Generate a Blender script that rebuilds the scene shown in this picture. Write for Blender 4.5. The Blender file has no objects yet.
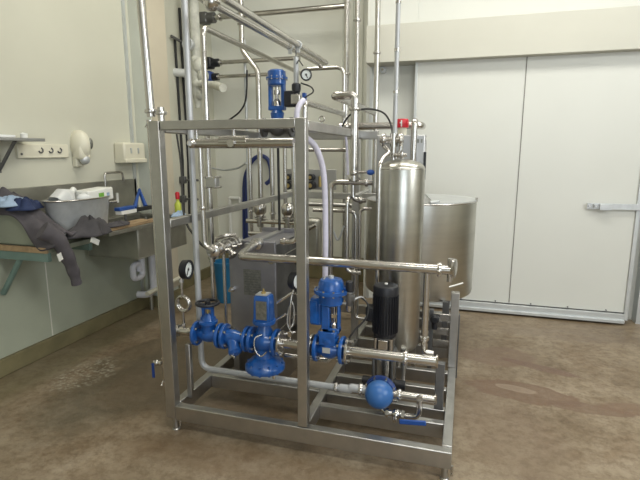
import bpy, math, random
from mathutils import Vector as V, Matrix
random.seed(7)
scn = bpy.context.scene
col = scn.collection

# ---------------------------------------------------------------- camera
H = 1.6; F = 480.0; HZ = 152.0; VX = 466.0
pitch = math.atan((240 - HZ) / F); yaw = math.atan((VX - 320) / (F / math.cos(pitch)))
cam = bpy.data.objects.new('camera', bpy.data.cameras.new('camera')); col.objects.link(cam)
cam.location = (0, 0, H); cam.rotation_euler = (math.pi / 2 - pitch, 0, yaw)
cam.data.sensor_width = 36; cam.data.lens = 36 * F / 640; cam.data.clip_start = 0.05
scn.camera = cam
# ---------------------------------------------------------------- world, lights, exposure
w = bpy.data.worlds.new('world'); scn.world = w; w.use_nodes = True
w.node_tree.nodes['Background'].inputs[0].default_value = (0.80, 0.90, 1.0, 1)
w.node_tree.nodes['Background'].inputs[1].default_value = 0.6

def area(name, loc, aim, sx, sy, power, colr):
    l = bpy.data.lights.new(name, 'AREA'); l.shape = 'RECTANGLE'; l.size = sx; l.size_y = sy
    l.energy = power; l.color = colr
    o = bpy.data.objects.new(name, l); col.objects.link(o); o.location = loc
    o.rotation_euler = (V(aim) - V(loc)).to_track_quat('-Z', 'Y').to_euler()
    return o
area('daylight_doorway', (1.8, -3.9, 1.9), (0.6, 3, 1.6), 3.0, 2.4, 62, (0.82, 0.91, 1.0))
area('side_window', (4.5, 1.3, 3.1), (-3.0, 3.2, 1.6), 3.0, 1.5, 140, (0.93, 0.97, 1.0))
area('ceiling_batten_front', (0.6, 0.4, 4.05), (0.6, 0.4, 0), 2.6, 0.6, 52, (1.0, 0.98, 0.90))
area('ceiling_batten_rear', (0.7, 3.6, 4.05), (0.7, 3.6, 0), 2.6, 0.6, 44, (1.0, 0.98, 0.90))
area('ceiling_batten_left', (-1.7, 3.4, 4.05), (-1.9, 3.4, 0), 1.8, 0.5, 24, (1.0, 0.97, 0.86))
scn.view_settings.view_transform = 'Standard'; scn.view_settings.look = 'None'
scn.view_settings.gamma = 1; scn.view_settings.use_curve_mapping = False
scn.view_settings.exposure = 0.46

# ---------------------------------------------------------------- measuring helpers
_f0 = V((-math.sin(yaw), math.cos(yaw), 0)); R_ = V((math.cos(yaw), math.sin(yaw), 0))
FW = _f0 * math.cos(pitch) - V((0, 0, 1)) * math.sin(pitch); UP = _f0 * math.sin(pitch) + V((0, 0, 1)) * math.cos(pitch)
EYE = V((0, 0, H))
def at(px, py, X=None, Y=None, Z=None):
    d = FW + R_ * ((px - 320) / F) + UP * ((240 - py) / F)
    t = X / d.x if X is not None else Y / d.y if Y is not None else (Z - H) / d.z
    return EYE + d * t
AX = {'x': V((1, 0, 0)), 'y': V((0, 1, 0)), 'z': V((0, 0, 1))}
def slide(p, a, px=None, py=None):
    e = AX[a]; v = p - EYE
    if px is not None: k = px - 320; num = R_; s = k
    else: num = UP; s = 240 - py
    t = (s * v.dot(FW) - F * v.dot(num)) / (F * e.dot(num) - s * e.dot(FW))
    return p + e * t
class Run:
    """an axis-aligned pipe route"""
    def __init__(s, px, py, **k): s.p = [at(px, py, **k)]
    def x(s, px): s.p.append(slide(s.p[-1], 'x', px=px)); return s
    def y(s, px): s.p.append(slide(s.p[-1], 'y', px=px)); return s
    def z(s, py): s.p.append(slide(s.p[-1], 'z', py=py)); return s
    def d(s, dx=0, dy=0, dz=0): s.p.append(s.p[-1] + V((dx, dy, dz))); return s
    def to(s, px, py, Y): s.p.append(at(px, py, Y=Y)); return s

# ---------------------------------------------------------------- mesh builder
def frame_of(a):
    a = a.normalized(); h = V((0, 0, 1)) if abs(a.z) < .9 else V((1, 0, 0))
    u = a.cross(h).normalized(); return u, a.cross(u).normalized()
def fillet(pts, rad, seg=6):
    pts = [V(p) for p in pts]; out = [pts[0]]
    for i in range(1, len(pts) - 1):
        a, b, c = pts[i - 1], pts[i], pts[i + 1]
        d1 = (a - b); d2 = (c - b); l1 = d1.length; l2 = d2.length
        if l1 < 1e-6 or l2 < 1e-6: continue
        ang = d1.angle(d2)
        if ang > 3.0: out.append(b); continue
        k = min(rad / math.tan(ang / 2), l1 * .48, l2 * .48)
        s = b + d1.normalized() * k; e = b + d2.normalized() * k
        for j in range(seg + 1):
            t = j / seg; out.append(s * (1 - t) ** 2 + b * 2 * t * (1 - t) + e * t * t)
    out.append(pts[-1]); return out
def smooth_path(pts, seg=8):
    pts = [V(p) for p in pts]; q = [pts[0] * 2 - pts[1]] + pts + [pts[-1] * 2 - pts[-2]]; out = []
    for i in range(1, len(q) - 2):
        for j in range(seg):
            t = j / seg; a, b, c, d = q[i - 1], q[i], q[i + 1], q[i + 2]
            out.append(.5 * ((2 * b) + (c - a) * t + (2 * a - 5 * b + 4 * c - d) * t * t + (3 * b - a - 3 * c + d) * t ** 3))
    out.append(pts[-1]); return out
class MB:
    def __init__(s): s.v = []; s.f = []
    def box(s, c, size, rot=None):
        c = V(c); n = len(s.v); hx, hy, hz = [k / 2 for k in size]
        for x in (-hx, hx):
            for y in (-hy, hy):
                for z in (-hz, hz):
                    p = V((x, y, z))
                    if rot: p = rot @ p
                    s.v.append(c + p)
        for q in ((0, 1, 3, 2), (4, 6, 7, 5), (0, 4, 5, 1), (2, 3, 7, 6), (0, 2, 6, 4), (1, 5, 7, 3)): s.f.append([n + k for k in q])
        return s
    def span(s, x0, x1, y0, y1, z0, z1): return s.box(((x0 + x1) / 2, (y0 + y1) / 2, (z0 + z1) / 2), (abs(x1 - x0), abs(y1 - y0), abs(z1 - z0)))
    def tube(s, pts, r, n=14, closed=False, caps=True):
        pts = [V(p) for p in pts]; rs = r if isinstance(r, (list, tuple)) else [r] * len(pts)
        m = len(pts); t0 = (pts[1] - pts[0]).normalized(); u, w_ = frame_of(t0); b = len(s.v); prev = t0
        for i, p in enumerate(pts):
            if closed: t = (pts[(i + 1) % m] - pts[i - 1]).normalized()
            elif i == 0: t = t0
            elif i == m - 1: t = (pts[-1] - pts[-2]).normalized()
            else: t = ((pts[i + 1] - p).normalized() + (p - pts[i - 1]).normalized()).normalized()
            q = prev.rotation_difference(t); u = q @ u; prev = t; w_ = t.cross(u)
            for k in range(n):
                a = 2 * math.pi * k / n; s.v.append(p + (u * math.cos(a) + w_ * math.sin(a)) * rs[i])
        for i in range(m if closed else m - 1):
            j = (i + 1) % m
            for k in range(n):
                l = (k + 1) % n; s.f.append([b + i * n + k, b + i * n + l, b + j * n + l, b + j * n + k])
        if caps and not closed:
            s.f.append([b + k for k in range(n)][::-1]); s.f.append([b + (m - 1) * n + k for k in range(n)])
        return s
    def cyl(s, a, b, r, r2=None, n=20): return s.tube([a, b], [r, r if r2 is None else r2], n)
    def lathe(s, p, axis, prof, n=24):
        """prof: (distance along axis, radius) pairs"""
        p = V(p); a = V(axis).normalized(); u, w_ = frame_of(a); b = len(s.v)
        for d, r in prof:
            for k in range(n):
                t = 2 * math.pi * k / n; s.v.append(p + a * d + (u * math.cos(t) + w_ * math.sin(t)) * max(r, 1e-4))
        for i in range(len(prof) - 1):
            for k in range(n):
                l = (k + 1) % n; s.f.append([b + i * n + k, b + i * n + l, b + (i + 1) * n + l, b + (i + 1) * n + k])
        s.f.append([b + k for k in range(n)][::-1]); s.f.append([b + (len(prof) - 1) * n + k for k in range(n)])
        return s
    def ring(s, c, axis, R, r, n=10, m=28, a0=0, a1=None):
        u, w_ = frame_of(V(axis)); c = V(c)
        if a1 is None:
            return s.tube([c + (u * math.cos(2 * math.pi * i / m) + w_ * math.sin(2 * math.pi * i / m)) * R for i in range(m)], r, n, closed=True)
        return s.tube([c + (u * math.cos(a0 + (a1 - a0) * i / m) + w_ * math.sin(a0 + (a1 - a0) * i / m)) * R for i in range(m + 1)], r, n)
    def ball(s, c, r, n=20, sc=(1, 1, 1)):
        c = V(c); b = len(s.v); m = n // 2
        for i in range(m + 1):
            t = math.pi * i / m
            for k in range(n):
                a = 2 * math.pi * k / n; rr = r * max(math.sin(t), 1e-3)
                s.v.append(c + V((rr * math.cos(a) * sc[0], rr * math.sin(a) * sc[1], r * math.cos(t) * sc[2])))
        for i in range(m):
            for k in range(n):
                l = (k + 1) % n; s.f.append([b + i * n + k, b + (i + 1) * n + k, b + (i + 1) * n + l, b + i * n + l])
        s.f.append([b + k for k in range(n)]); s.f.append([b + m * n + k for k in range(n)][::-1])
        return s
    def grid(s, fn, nu, nv):
        b = len(s.v)
        for i in range(nu + 1):
            for j in range(nv + 1): s.v.append(V(fn(i / nu, j / nv)))
        for i in range(nu):
            for j in range(nv):
                k = b + i * (nv + 1) + j; s.f.append([k, k + 1, k + nv + 2, k + nv + 1])
        return s
    def build(s, name, mat, parent=None, base=None, bevel=0, solid=0, flat=False):
        if parent is not None and base is None: base = V(parent['_b'])
        if base is None:
            xs = [p.x for p in s.v]; ys = [p.y for p in s.v]; zs = [p.z for p in s.v]
            base = V(((min(xs) + max(xs)) / 2, (min(ys) + max(ys)) / 2, min(zs)))
        base = V(base)
        me = bpy.data.meshes.new(name); me.from_pydata([tuple(p - base) for p in s.v], [], s.f)
        me.materials.append(mat); me.validate(); me.update()
        if not flat:
            for p in me.polygons: p.use_smooth = True
            me.set_sharp_from_angle(angle=math.radians(38))
        o = bpy.data.objects.new(name, me); col.objects.link(o)
        if parent is not None:
            o.parent = parent; o['_b'] = list(base); o.location = base - V(parent['_b'])
        else: o.location = base; o['_b'] = list(base)
        if solid:
            m = o.modifiers.new('solid', 'SOLIDIFY'); m.thickness = solid; m.offset = 0
        if bevel:
            m = o.modifiers.new('bevel', 'BEVEL'); m.width = bevel; m.segments = 2; m.limit_method = 'ANGLE'; m.angle_limit = math.radians(50)
        return o
def tag(o, label, cat, group=None):
    o['label'] = label; o['category'] = cat
    if group: o['group'] = group
    return o
def struct(o): o['kind'] = 'structure'; return o
def thing(name, label, cat, base, group=None):
    o = bpy.data.objects.new(name, None); col.objects.link(o); o.location = base; o['_b'] = list(base); o.empty_display_size = .05
    return tag(o, label, cat, group)

# ---------------------------------------------------------------- materials
def mat(name, colr, rough=.5, metal=0, noise=0, nscale=8, bump=0, bscale=60, stretch=None, spec=.5, colr2=None, alpha=1, coat=0, trans=0):
    m = bpy.data.materials.new(name); m.use_nodes = True; nt = m.node_tree; b = nt.nodes['Principled BSDF']
    b.inputs['Base Color'].default_value = (*colr, 1); b.inputs['Roughness'].default_value = rough
    b.inputs['Metallic'].default_value = metal; b.inputs['Specular IOR Level'].default_value = spec
    b.inputs['Alpha'].default_value = alpha; b.inputs['Coat Weight'].default_value = coat
    b.inputs['Transmission Weight'].default_value = trans
    tc = nt.nodes.new('ShaderNodeTexCoord'); mp = nt.nodes.new('ShaderNodeMapping'); nt.links.new(tc.outputs['Object'], mp.inputs[0])
    if stretch: mp.inputs['Scale'].default_value = stretch
    if noise:
        nz = nt.nodes.new('ShaderNodeTexNoise'); nz.inputs['Scale'].default_value = nscale; nz.inputs['Detail'].default_value = 5
        nt.links.new(mp.outputs[0], nz.inputs[0]); rp = nt.nodes.new('ShaderNodeValToRGB')
        c2 = colr2 or tuple(k * (1 - noise) for k in colr)
        rp.color_ramp.elements[0].position = .35; rp.color_ramp.elements[1].position = .68
        rp.color_ramp.elements[0].color = (*c2, 1); rp.color_ramp.elements[1].color = (*colr, 1)
        nt.links.new(nz.outputs[0], rp.inputs[0]); nt.links.new(rp.outputs[0], b.inputs['Base Color'])
        mr = nt.nodes.new('ShaderNodeMapRange'); mr.inputs[3].default_value = min(1, rough * 1.25); mr.inputs[4].default_value = rough * .85
        nt.links.new(nz.outputs[0], mr.inputs[0]); nt.links.new(mr.outputs[0], b.inputs['Roughness'])
    if bump:
        nb = nt.nodes.new('ShaderNodeTexNoise'); nb.inputs['Scale'].default_value = bscale; nb.inputs['Detail'].default_value = 4
        nt.links.new(mp.outputs[0], nb.inputs[0]); bp = nt.nodes.new('ShaderNodeBump'); bp.inputs['Strength'].default_value = bump
        bp.inputs['Distance'].default_value = .01
        nt.links.new(nb.outputs[0], bp.inputs['Height']); nt.links.new(bp.outputs[0], b.inputs['Normal'])
    return m
M = {}
M['steel'] = mat('polished_steel', (.60, .58, .55), .24, 1, noise=.12, nscale=14)
M['frame'] = mat('brushed_frame_steel', (.50, .49, .47), .36, 1, noise=.16, nscale=9, bump=.03, bscale=120)
M['sheet'] = mat('brushed_sheet_steel', (.52, .52, .52), .42, 1, noise=.14, nscale=6, bump=.03, bscale=90, stretch=(1, 1, .15))
M['hx'] = mat('dull_exchanger_steel', (.36, .355, .38), .5, 1, noise=.2, nscale=5)
M['vessel'] = mat('brushed_vessel_steel', (.56, .55, .50), .30, 1, noise=.14, nscale=5, bump=.05, bscale=80, stretch=(.3, .3, 3))
M['darksteel'] = mat('dull_dark_steel', (.20, .20, .20), .45, .8, noise=.3, nscale=8)
M['galv'] = mat('galvanised_steel', (.60, .62, .63), .45, .55, noise=.12, nscale=20)
M['benchsteel'] = mat('dull_bench_steel', (.48, .47, .42), .45, 1, noise=.25, nscale=5)
M['palepipe'] = mat('pale_painted_pipe', (.50, .51, .52), .4, .4, noise=.1, nscale=12)
M['blue'] = mat('blue_enamel', (.012, .10, .38), .30, 0, noise=.35, nscale=22, coat=.3)
M['bluedark'] = mat('dark_blue_enamel', (.012, .055, .26), .4, 0, noise=.3, nscale=20)
M['lintel'] = mat('cream_header_paint', (.56, .55, .48), .5, 0, noise=.04, nscale=2)
M['ballblue'] = mat('satin_blue_paint', (.035, .13, .36), .35)
M['blueplastic'] = mat('blue_plastic', (.018, .075, .30), .45)
M['bluebin'] = mat('teal_blue_plastic', (.02, .17, .36), .45)
M['black'] = mat('black_paint', (.016, .017, .022), .42, 0, noise=.3, nscale=20)
M['rubber'] = mat('black_rubber', (.02, .02, .02), .6)
M['white'] = mat('white_enamel', (.78, .78, .74), .4)
M['dial'] = mat('pale_dial', (.78, .82, .80), .35)
M['cream'] = mat('cream_plastic', (.70, .67, .54), .38)
M['milk'] = mat('milky_plastic', (.72, .73, .72), .4)
M['pvc'] = mat('white_plastic_pipe', (.66, .66, .70), .4)
M['lag'] = mat('rough_lagging', (.66, .66, .58), .8, 0, noise=.3, nscale=12, bump=.8, bscale=14)
M['hose'] = mat('lilac_white_hose', (.66, .64, .76), .42, noise=.08, nscale=40)
M['bluehose'] = mat('blue_hose', (.02, .035, .14), .5)
M['wall_l'] = mat('painted_panel_wall', (.60, .59, .49), .5, 0, noise=.05, nscale=1.5, bump=.03, bscale=20)
M['wall_low'] = mat('green_lower_wall', (.44, .47, .375), .45, 0, noise=.12, nscale=2.2)  # greener and darker than the wall colour above it
M['wall_b'] = mat('painted_back_wall', (.74, .74, .66), .55, 0, noise=.06, nscale=1.5)
M['cool'] = mat('cool_room_panel', (.66, .665, .62), .38, 0, noise=.04, nscale=1.2)
M['pier'] = mat('pale_pier_paint', (.60, .62, .55), .5, 0, noise=.06, nscale=3)
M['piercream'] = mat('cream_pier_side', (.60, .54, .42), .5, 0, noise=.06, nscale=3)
M['skirt'] = mat('olive_skirting', (.23, .20, .105), .55, 0, noise=.3, nscale=5)
M['ceil'] = mat('ceiling_paint', (.62, .60, .54), .7)
M['alu'] = mat('aluminium_strip', (.62, .64, .64), .4, .6, noise=.1, nscale=10)
M['grime'] = mat('grimy_grey_joint', (.17, .16, .14), .6)
M['wood'] = mat('weathered_timber', (.42, .29, .16), .65, 0, noise=.35, nscale=10, stretch=(2, .3, 2), bump=.1, bscale=40)
M['greentable'] = mat('grey_green_laminate', (.27, .29, .22), .5, 0, noise=.1, nscale=4)
M['greensteel'] = mat('green_painted_steel', (.16, .24, .21), .45, 0, noise=.2, nscale=8)
M['coat'] = mat('grey_cloth', (.105, .095, .105), .9, 0, noise=.25, nscale=9, bump=.5, bscale=14)
M['coat2'] = mat('darker_grey_cloth', (.075, .07, .075), .9, 0, noise=.3, nscale=12, bump=.5, bscale=18)
M['navy'] = mat('navy_cloth', (.02, .035, .10), .85, 0, noise=.3, nscale=14, bump=.5, bscale=20)
M['paleblue'] = mat('pale_blue_cloth', (.36, .47, .62), .8, 0, noise=.2, nscale=10, bump=.4, bscale=20)
M['tag'] = mat('white_paper', (.75, .75, .70), .7)
M['red'] = mat('red_plastic', (.55, .015, .03), .35)
M['green'] = mat('green_print', (.18, .42, .06), .5)
M['brass'] = mat('brass', (.55, .42, .18), .35, .9)
M['plate'] = mat('engraved_plate', (.30, .30, .27), .45, .8, noise=.35, nscale=60)
M['yellow'] = mat('yellow_green_plastic', (.55, .62, .08), .4)

def floor_mat():
    m = bpy.data.materials.new('worn_concrete'); m.use_nodes = True; nt = m.node_tree; L = nt.links; N = nt.nodes
    b = N['Principled BSDF']; tc = N.new('ShaderNodeTexCoord')
    def noise(sc, det=6, rough=.6, dist=0):
        n = N.new('ShaderNodeTexNoise'); n.inputs['Scale'].default_value = sc; n.inputs['Detail'].default_value = det
        n.inputs['Roughness'].default_value = rough; n.inputs['Distortion'].default_value = dist; L.new(tc.outputs['Object'], n.inputs[0]); return n
    def ramp(src, stops):
        r = N.new('ShaderNodeValToRGB'); e = r.color_ramp.elements
        while len(e) < len(stops): e.new(.5)
        for k, (p, c) in enumerate(stops): e[k].position = p; e[k].color = (*c, 1) if len(c) == 3 else c
        L.new(src, r.inputs[0]); return r
    def mixc(f, a, c):
        x = N.new('ShaderNodeMix'); x.data_type = 'RGBA'; L.new(f, x.inputs[0]); L.new(a, x.inputs[6]); L.new(c, x.inputs[7]); return x.outputs[2]
    n1 = noise(1.3, 8, .62, .3); base = ramp(n1.outputs[0], [(.30, (.185, .135, .08)), (.5, (.275, .218, .148)), (.72, (.365, .305, .225))])
    n3 = noise(3.6, 8, .68, .5); n2 = noise(16, 10, .78); sp = ramp(n2.outputs[0], [(.36, (.52, .46, .40)), (.55, (1, 1, 1))])
    mul = N.new('ShaderNodeMix'); mul.data_type = 'RGBA'; mul.blend_type = 'MULTIPLY'; mul.inputs[0].default_value = .75
    L.new(base.outputs[0], mul.inputs[6]); L.new(sp.outputs[0], mul.inputs[7]); cur = mul.outputs[2]
    mu2 = N.new('ShaderNodeMix'); mu2.data_type = 'RGBA'; mu2.blend_type = 'MULTIPLY'; mu2.inputs[0].default_value = .75
    L.new(cur, mu2.inputs[6]); L.new(ramp(n3.outputs[0], [(.36, (.66, .58, .50)), (.56, (1, 1, 1)), (.75, (1.12, 1.1, 1.08))]).outputs[0], mu2.inputs[7]); cur = mu2.outputs[2]
    # stains and painted skid shade, each with its own shape: (x, y, rx, ry, rot) in metres on the floor
    def blob(cx, cy, rx, ry, rot, lo=.9, hi=1.15, wob=.55, sc=3.5):
        mp = N.new('ShaderNodeMapping'); mp.vector_type = 'TEXTURE'; mp.inputs['Location'].default_value = (cx, cy, 0)
        mp.inputs['Rotation'].default_value = (0, 0, rot); mp.inputs['Scale'].default_value = (rx, ry, 1)
        L.new(tc.outputs['Object'], mp.inputs[0]); ln = N.new('ShaderNodeVectorMath'); ln.operation = 'LENGTH'; L.new(mp.outputs[0], ln.inputs[0])
        nn = noise(sc, 8, .62); a = N.new('ShaderNodeMath'); a.operation = 'MULTIPLY_ADD'; a.inputs[1].default_value = wob * 2; L.new(nn.outputs[0], a.inputs[0])
        s = N.new('ShaderNodeMath'); s.operation = 'SUBTRACT'; s.inputs[1].default_value = wob; L.new(ln.outputs[1], s.inputs[0]); L.new(s.outputs[0], a.inputs[2])
        m2 = N.new('ShaderNodeMath'); m2.operation = 'MULTIPLY'; m2.inputs[1].default_value = .5; L.new(a.outputs[0], m2.inputs[0])
        l2, h2 = lo / 2, hi / 2; q = ramp(m2.outputs[0], [(max(0, l2 - .22), (.72,) * 3), (l2 - .05, (.8,) * 3), (l2, (1,) * 3), (h2, (0,) * 3)]); return q.outputs[0]
    def flat(c):
        r = N.new('ShaderNodeRGB'); r.outputs[0].default_value = (*c, 1); return r.outputs[0]
    wet_shade = []
    for (cx, cy, rx, ry, rot, f, c, lo, hi) in (
            (.45, 3.28, .36, .15, -.12, .9, (.15, .085, .05), .90, 1.0), (.82, 3.17, .28, .07, -.05, .85, (.15, .09, .055), .9, 1.0),
            (.33, 3.85, .30, .18, .1, .8, (.165, .10, .06), .85, 1.1), (.62, 3.72, .30, .05, -.35, .85, (.14, .075, .05), .85, 1.1),
            (1.25, 3.25, .40, .08, .1, .8, (.17, .10, .06), .85, 1.1), (.40, 3.32, .15, .05, -.2, .55, (.32, .25, .18), .8, 1.0), (.3, 2.75, .25, .5, .4, .35, (.18, .12, .08), .6, 1.3), (.9, 4.5, .5, .15, .0, .4, (.19, .14, .10), .6, 1.3),
            (-2.35, 3.25, .55, .20, 1.1, .6, (.10, .08, .045), .8, 1.1), (-2.0, 2.85, .95, .42, 1.15, .7, (.085, .075, .05), .7, 1.2),  # second patch: wet floor, with the skid's shade added to its colour
            (-1.1, 3.0, 1.0, .7, .2, .6, (.13, .095, .06), .7, 1.4), (-.9, 2.05, .9, .12, .02, .45, (.15, .095, .05), .7, 1.3)):  # shade under the skid and along its front rail, put into the floor colour
        m_ = N.new('ShaderNodeMath'); m_.operation = 'MULTIPLY'; m_.inputs[1].default_value = f
        k = blob(cx, cy, rx, ry, rot, lo, hi); L.new(k, m_.inputs[0]); cur = mixc(m_.outputs[0], cur, flat(c)); wet_shade.append(m_.outputs[0])
    # pale flaked coating near the left wall
    pf = blob(-2.60, 2.66, .20, .28, .15, .7, 1.1, .6, 6); fn = noise(26, 5, .75); fr = ramp(fn.outputs[0], [(.50, (0, 0, 0)), (.60, (1, 1, 1))])
    m_ = N.new('ShaderNodeMath'); m_.operation = 'MULTIPLY'; L.new(pf, m_.inputs[0]); L.new(fr.outputs[0], m_.inputs[1]); cur = mixc(m_.outputs[0], cur, flat((.38, .355, .28)))
    # a thin algae green edge along the left wall
    ge = blob(-3.1, 3.0, .34, 2.2, 0, .7, 1.2, .3, 3); m_ = N.new('ShaderNodeMath'); m_.operation = 'MULTIPLY'; m_.inputs[1].default_value = .5; L.new(ge, m_.inputs[0]); cur = mixc(m_.outputs[0], cur, flat((.19, .17, .09)))
    rr = ramp(n1.outputs[0], [(.3, (.38,) * 3), (.7, (.62,) * 3)]).outputs[0]
    for f in wet_shade: rr = mixc(f, rr, flat((.30, .30, .30)))
    L.new(cur, b.inputs['Base Color']); L.new(rr, b.inputs['Roughness']); b.inputs['Specular IOR Level'].default_value = .45
    bp = N.new('ShaderNodeBump'); bp.inputs['Strength'].default_value = .25; bp.inputs['Distance'].default_value = .01
    L.new(n2.outputs[0], bp.inputs['Height']); L.new(bp.outputs[0], b.inputs['Normal'])
    return m

# ================================================================ THE SETTING
LW = -3.15; BY = 5.75
fl = struct(MB().span(-6, 7, -6, 9, -.1, 0).build('floor', floor_mat(), base=(0, 0, 0), flat=True))
struct(MB().span(LW - .12, LW, -6, BY, 0, 4.2).build('wall_left', M['wall_l'], base=(LW, 0, 0), flat=True))
struct(MB().span(LW - .12, 3.2, BY, BY + .12, 0, 4.2).build('wall_back', M['wall_b'], base=(0, BY, 0), flat=True))
struct(MB().span(4.6, 4.72, -6, 8, 0, 4.2).build('wall_right', M['wall_b'], base=(4.6, 0, 0), flat=True))
struct(MB().span(LW - .12, 4.72, -6, 8, 4.2, 4.3).build('ceiling', M['ceil'], base=(0, 0, 4.2), flat=True))
pr = MB().span(LW, -2.96, 4.15, 4.45, 0, 4.2).build('wall_pier', M['pier'], base=(-3, 4.3, 0), flat=True); struct(pr)
struct(MB().span(-2.962, -2.945, 4.16, 4.45, .16, 4.2).build('trim_1', M['piercream'], base=(-2.95, 4.3, 0), flat=True))
struct(MB().span(LW, .3, -4.1, -4, 0, 4.2).span(3.3, 4.6, -4.1, -4, 0, 4.2).span(.3, 3.3, -4.1, -4, 3.1, 4.2).build('wall_front', M['wall_b'], base=(0, -4, 0), flat=True))
# cool room: front wall, header box over the sliding door, far end wall
CY = 5.10
cr = MB().span(-1.02, -.52, CY, CY + .6, 0, 4.2).span(-.52, 1.62, CY + .02, CY + .14, 0, 4.2)
struct(cr.build('wall_cool_room', M['cool'], base=(0, CY, 0), flat=True))
struct(MB().span(-.985, 4.6, 4.86, CY, 2.455, 2.80).build('trim_2', M['lintel'], base=(0, 5, 2.4), bevel=.004))
struct(MB().span(1.62, 4.6, CY + .02, CY + .14, 2.5, 4.2).build('wall_over_opening', M['cool'], base=(2, CY, 2.5), flat=True))
struct(MB().span(1.0, 4.6, 6.6, 6.7, 0.32, 4.2).build('wall_far', M['galv'], base=(2, 6.6, 0), flat=True))
struct(MB().span(1.0, 4.6, 6.56, 6.7, 0, .32).build('baseboard_far', M['skirt'], base=(2, 6.6, 0), flat=True))
struct(MB().span(LW, LW + .035, -6, BY, 0, .13).build('baseboard_left', M['skirt'], base=(LW, 0, 0), bevel=.008))
struct(MB().span(LW, -1.02, BY - .035, BY, 0, .30).build('baseboard_back', M['skirt'], base=(-2, BY, 0), bevel=.008))
struct(MB().span(-2.96 - .19, -2.93, 4.125, 4.47, 0, .12).build('baseboard_pier', M['skirt'], base=(-3, 4.3, 0), bevel=.004))
struct(MB().span(LW, LW + .012, 4.06, 4.10, .13, 4.2).build('trim_3', M['alu'], base=(LW, 4.1, 0), flat=True))
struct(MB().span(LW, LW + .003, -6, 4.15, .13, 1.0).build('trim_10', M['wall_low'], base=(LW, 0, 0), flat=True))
struct(MB().span(LW, LW + .005, 2.92, 2.93, .13, .95).build('trim_4', M['wall_b'], base=(LW, 2.9, 0), flat=True))
# vertical ribs of the back wall sheeting next to the cool room
x = at(342, 60, Y=BY).x
for i, px in enumerate((342, 352, 362)):
    xx = at(px, 60, Y=BY).x
    struct(MB().span(xx - .012, xx + .012, BY - .02, BY, .3, 4.2).build('trim_%d' % (5 + i), M['wall_b'], base=(xx, BY, 0), flat=True))
struct(MB().span(-.985, -.955, 5.08, CY, 0, 2.47).build('trim_8', M['alu'], base=(-.97, 5.1, 0), flat=True))
# sliding door
D = MB().span(-.50, 1.50, 4.96, 5.055, .10, 2.52).build('door_1', M['cool'], base=(.5, 5, .1), bevel=.003); struct(D)
MB().span(.487, .493, 4.955, 4.962, .12, 2.5).build('seam', M['grime'], D, flat=True)
MB().span(-.515, -.49, 4.945, 5.055, .04, 2.52).build('edge_strip', M['alu'], D, bevel=.002)
MB().span(1.50, 1.535, 4.945, 5.055, .04, 2.52).build('edge_strip', M['alu'], D, bevel=.002)
kr = MB().span(-.50, 1.50, 4.925, 5.05, .035, .105).span(-.50, 1.50, 4.90, 4.93, .02, .05)
MB.build(kr, 'kick_rail', M['alu'], D, bevel=.003)
MB().span(-.5, 1.5, 4.952, 4.962, .103, .112).build('floor_seal', M['rubber'], D, flat=True)
for k in range(6):
    MB().cyl((-.3 + k * .33, 4.95, .125), (-.3 + k * .33, 4.962, .125), .007).build('screw', M['darksteel'], D)
zl = at(600, 206, Y=4.93).z; x0 = at(587, 205, Y=4.93).x
lb = MB().span(x0, 1.78, 4.925, 4.935, zl - .03, zl + .025).span(x0 + .10, x0 + .20, 4.90, 4.93, zl - .035, zl + .02).span(x0 + .05, x0 + .055, 4.90, 4.93, zl - .02, zl + .02)
lbo = lb.build('door_latch', M['galv'], D, bevel=.003)
for dx in (.02, .07): MB().cyl((x0 + dx, 4.915, zl), (x0 + dx, 4.925, zl), .009).build('screw', M['steel'], lbo)
struct(MB().span(1.62, 1.72, 5.0, 5.14, 0, 2.47).build('trim_9', M['alu'], base=(1.67, 5.1, 0), flat=True))
# door track roller
p = at(383, 70, Y=5.06)
t = thing('track_roller', 'small grey roller fixed under the left end of the sliding door header', 'roller', p)
MB().cyl(p + V((0, .03, 0)), p + V((0, -.02, 0)), .032).build('wheel', M['galv'], t)
MB().cyl(p + V((0, -.02, 0)), p + V((0, -.04, 0)), .012).build('axle', M['steel'], t)
p = at(633, 303, Z=.004)
tag(MB().tube(smooth_path([p + V((-.1, .02, 0)), p + V((.1, -.04, 0)), p + V((.3, .1, 0)), p + V((.7, .0, 0))]), .006, 8).build('floor_cable', M['rubber']), 'thin black cable lying on the floor past the right end of the sliding door', 'cable')

# ================================================================ SINK BENCH SIDE (left wall)
BX = -2.55; BZ = 1.0
t = thing('sink_bench', 'long dull stainless steel sink bench with splashback along the left wall', 'sink', (-2.85, 3.5, .7))
b = MB().span(LW + .01, BX, 2.97, 3.36, BZ - .03, BZ).span(BX - .05, BX, 3.36, 4.09, BZ - .03, BZ).span(LW + .01, LW + .07, 3.36, 4.09, BZ - .03, BZ).span(LW + .01, BX, 4.04, 4.09, BZ - .03, BZ)
b.build('bench_top', M['benchsteel'], t, bevel=.003)
b = MB().span(LW + .06, BX - .03, 3.33, 3.345, .72, BZ - .03).span(LW + .06, BX - .03, 4.05, 4.065, .72, BZ - .03).span(BX - .045, BX - .03, 3.345, 4.05, .72, BZ - .03).span(LW + .06, LW + .075, 3.345, 4.05, .72, BZ - .03).span(LW + .06, BX - .03, 3.33, 4.065, .71, .722)
b.build('basin', M['benchsteel'], t, bevel=.004)
MB().span(LW + .003, LW + .012, 2.3, 4.09, BZ - .02, 1.34).build('splashback', M['benchsteel'], t, bevel=.002)
for y in (4.06,):
    for xx in (LW + .12,): MB().tube([(xx, y, 0), (xx, y, BZ - .03)], .02).build('leg', M['benchsteel'], t)
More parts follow.
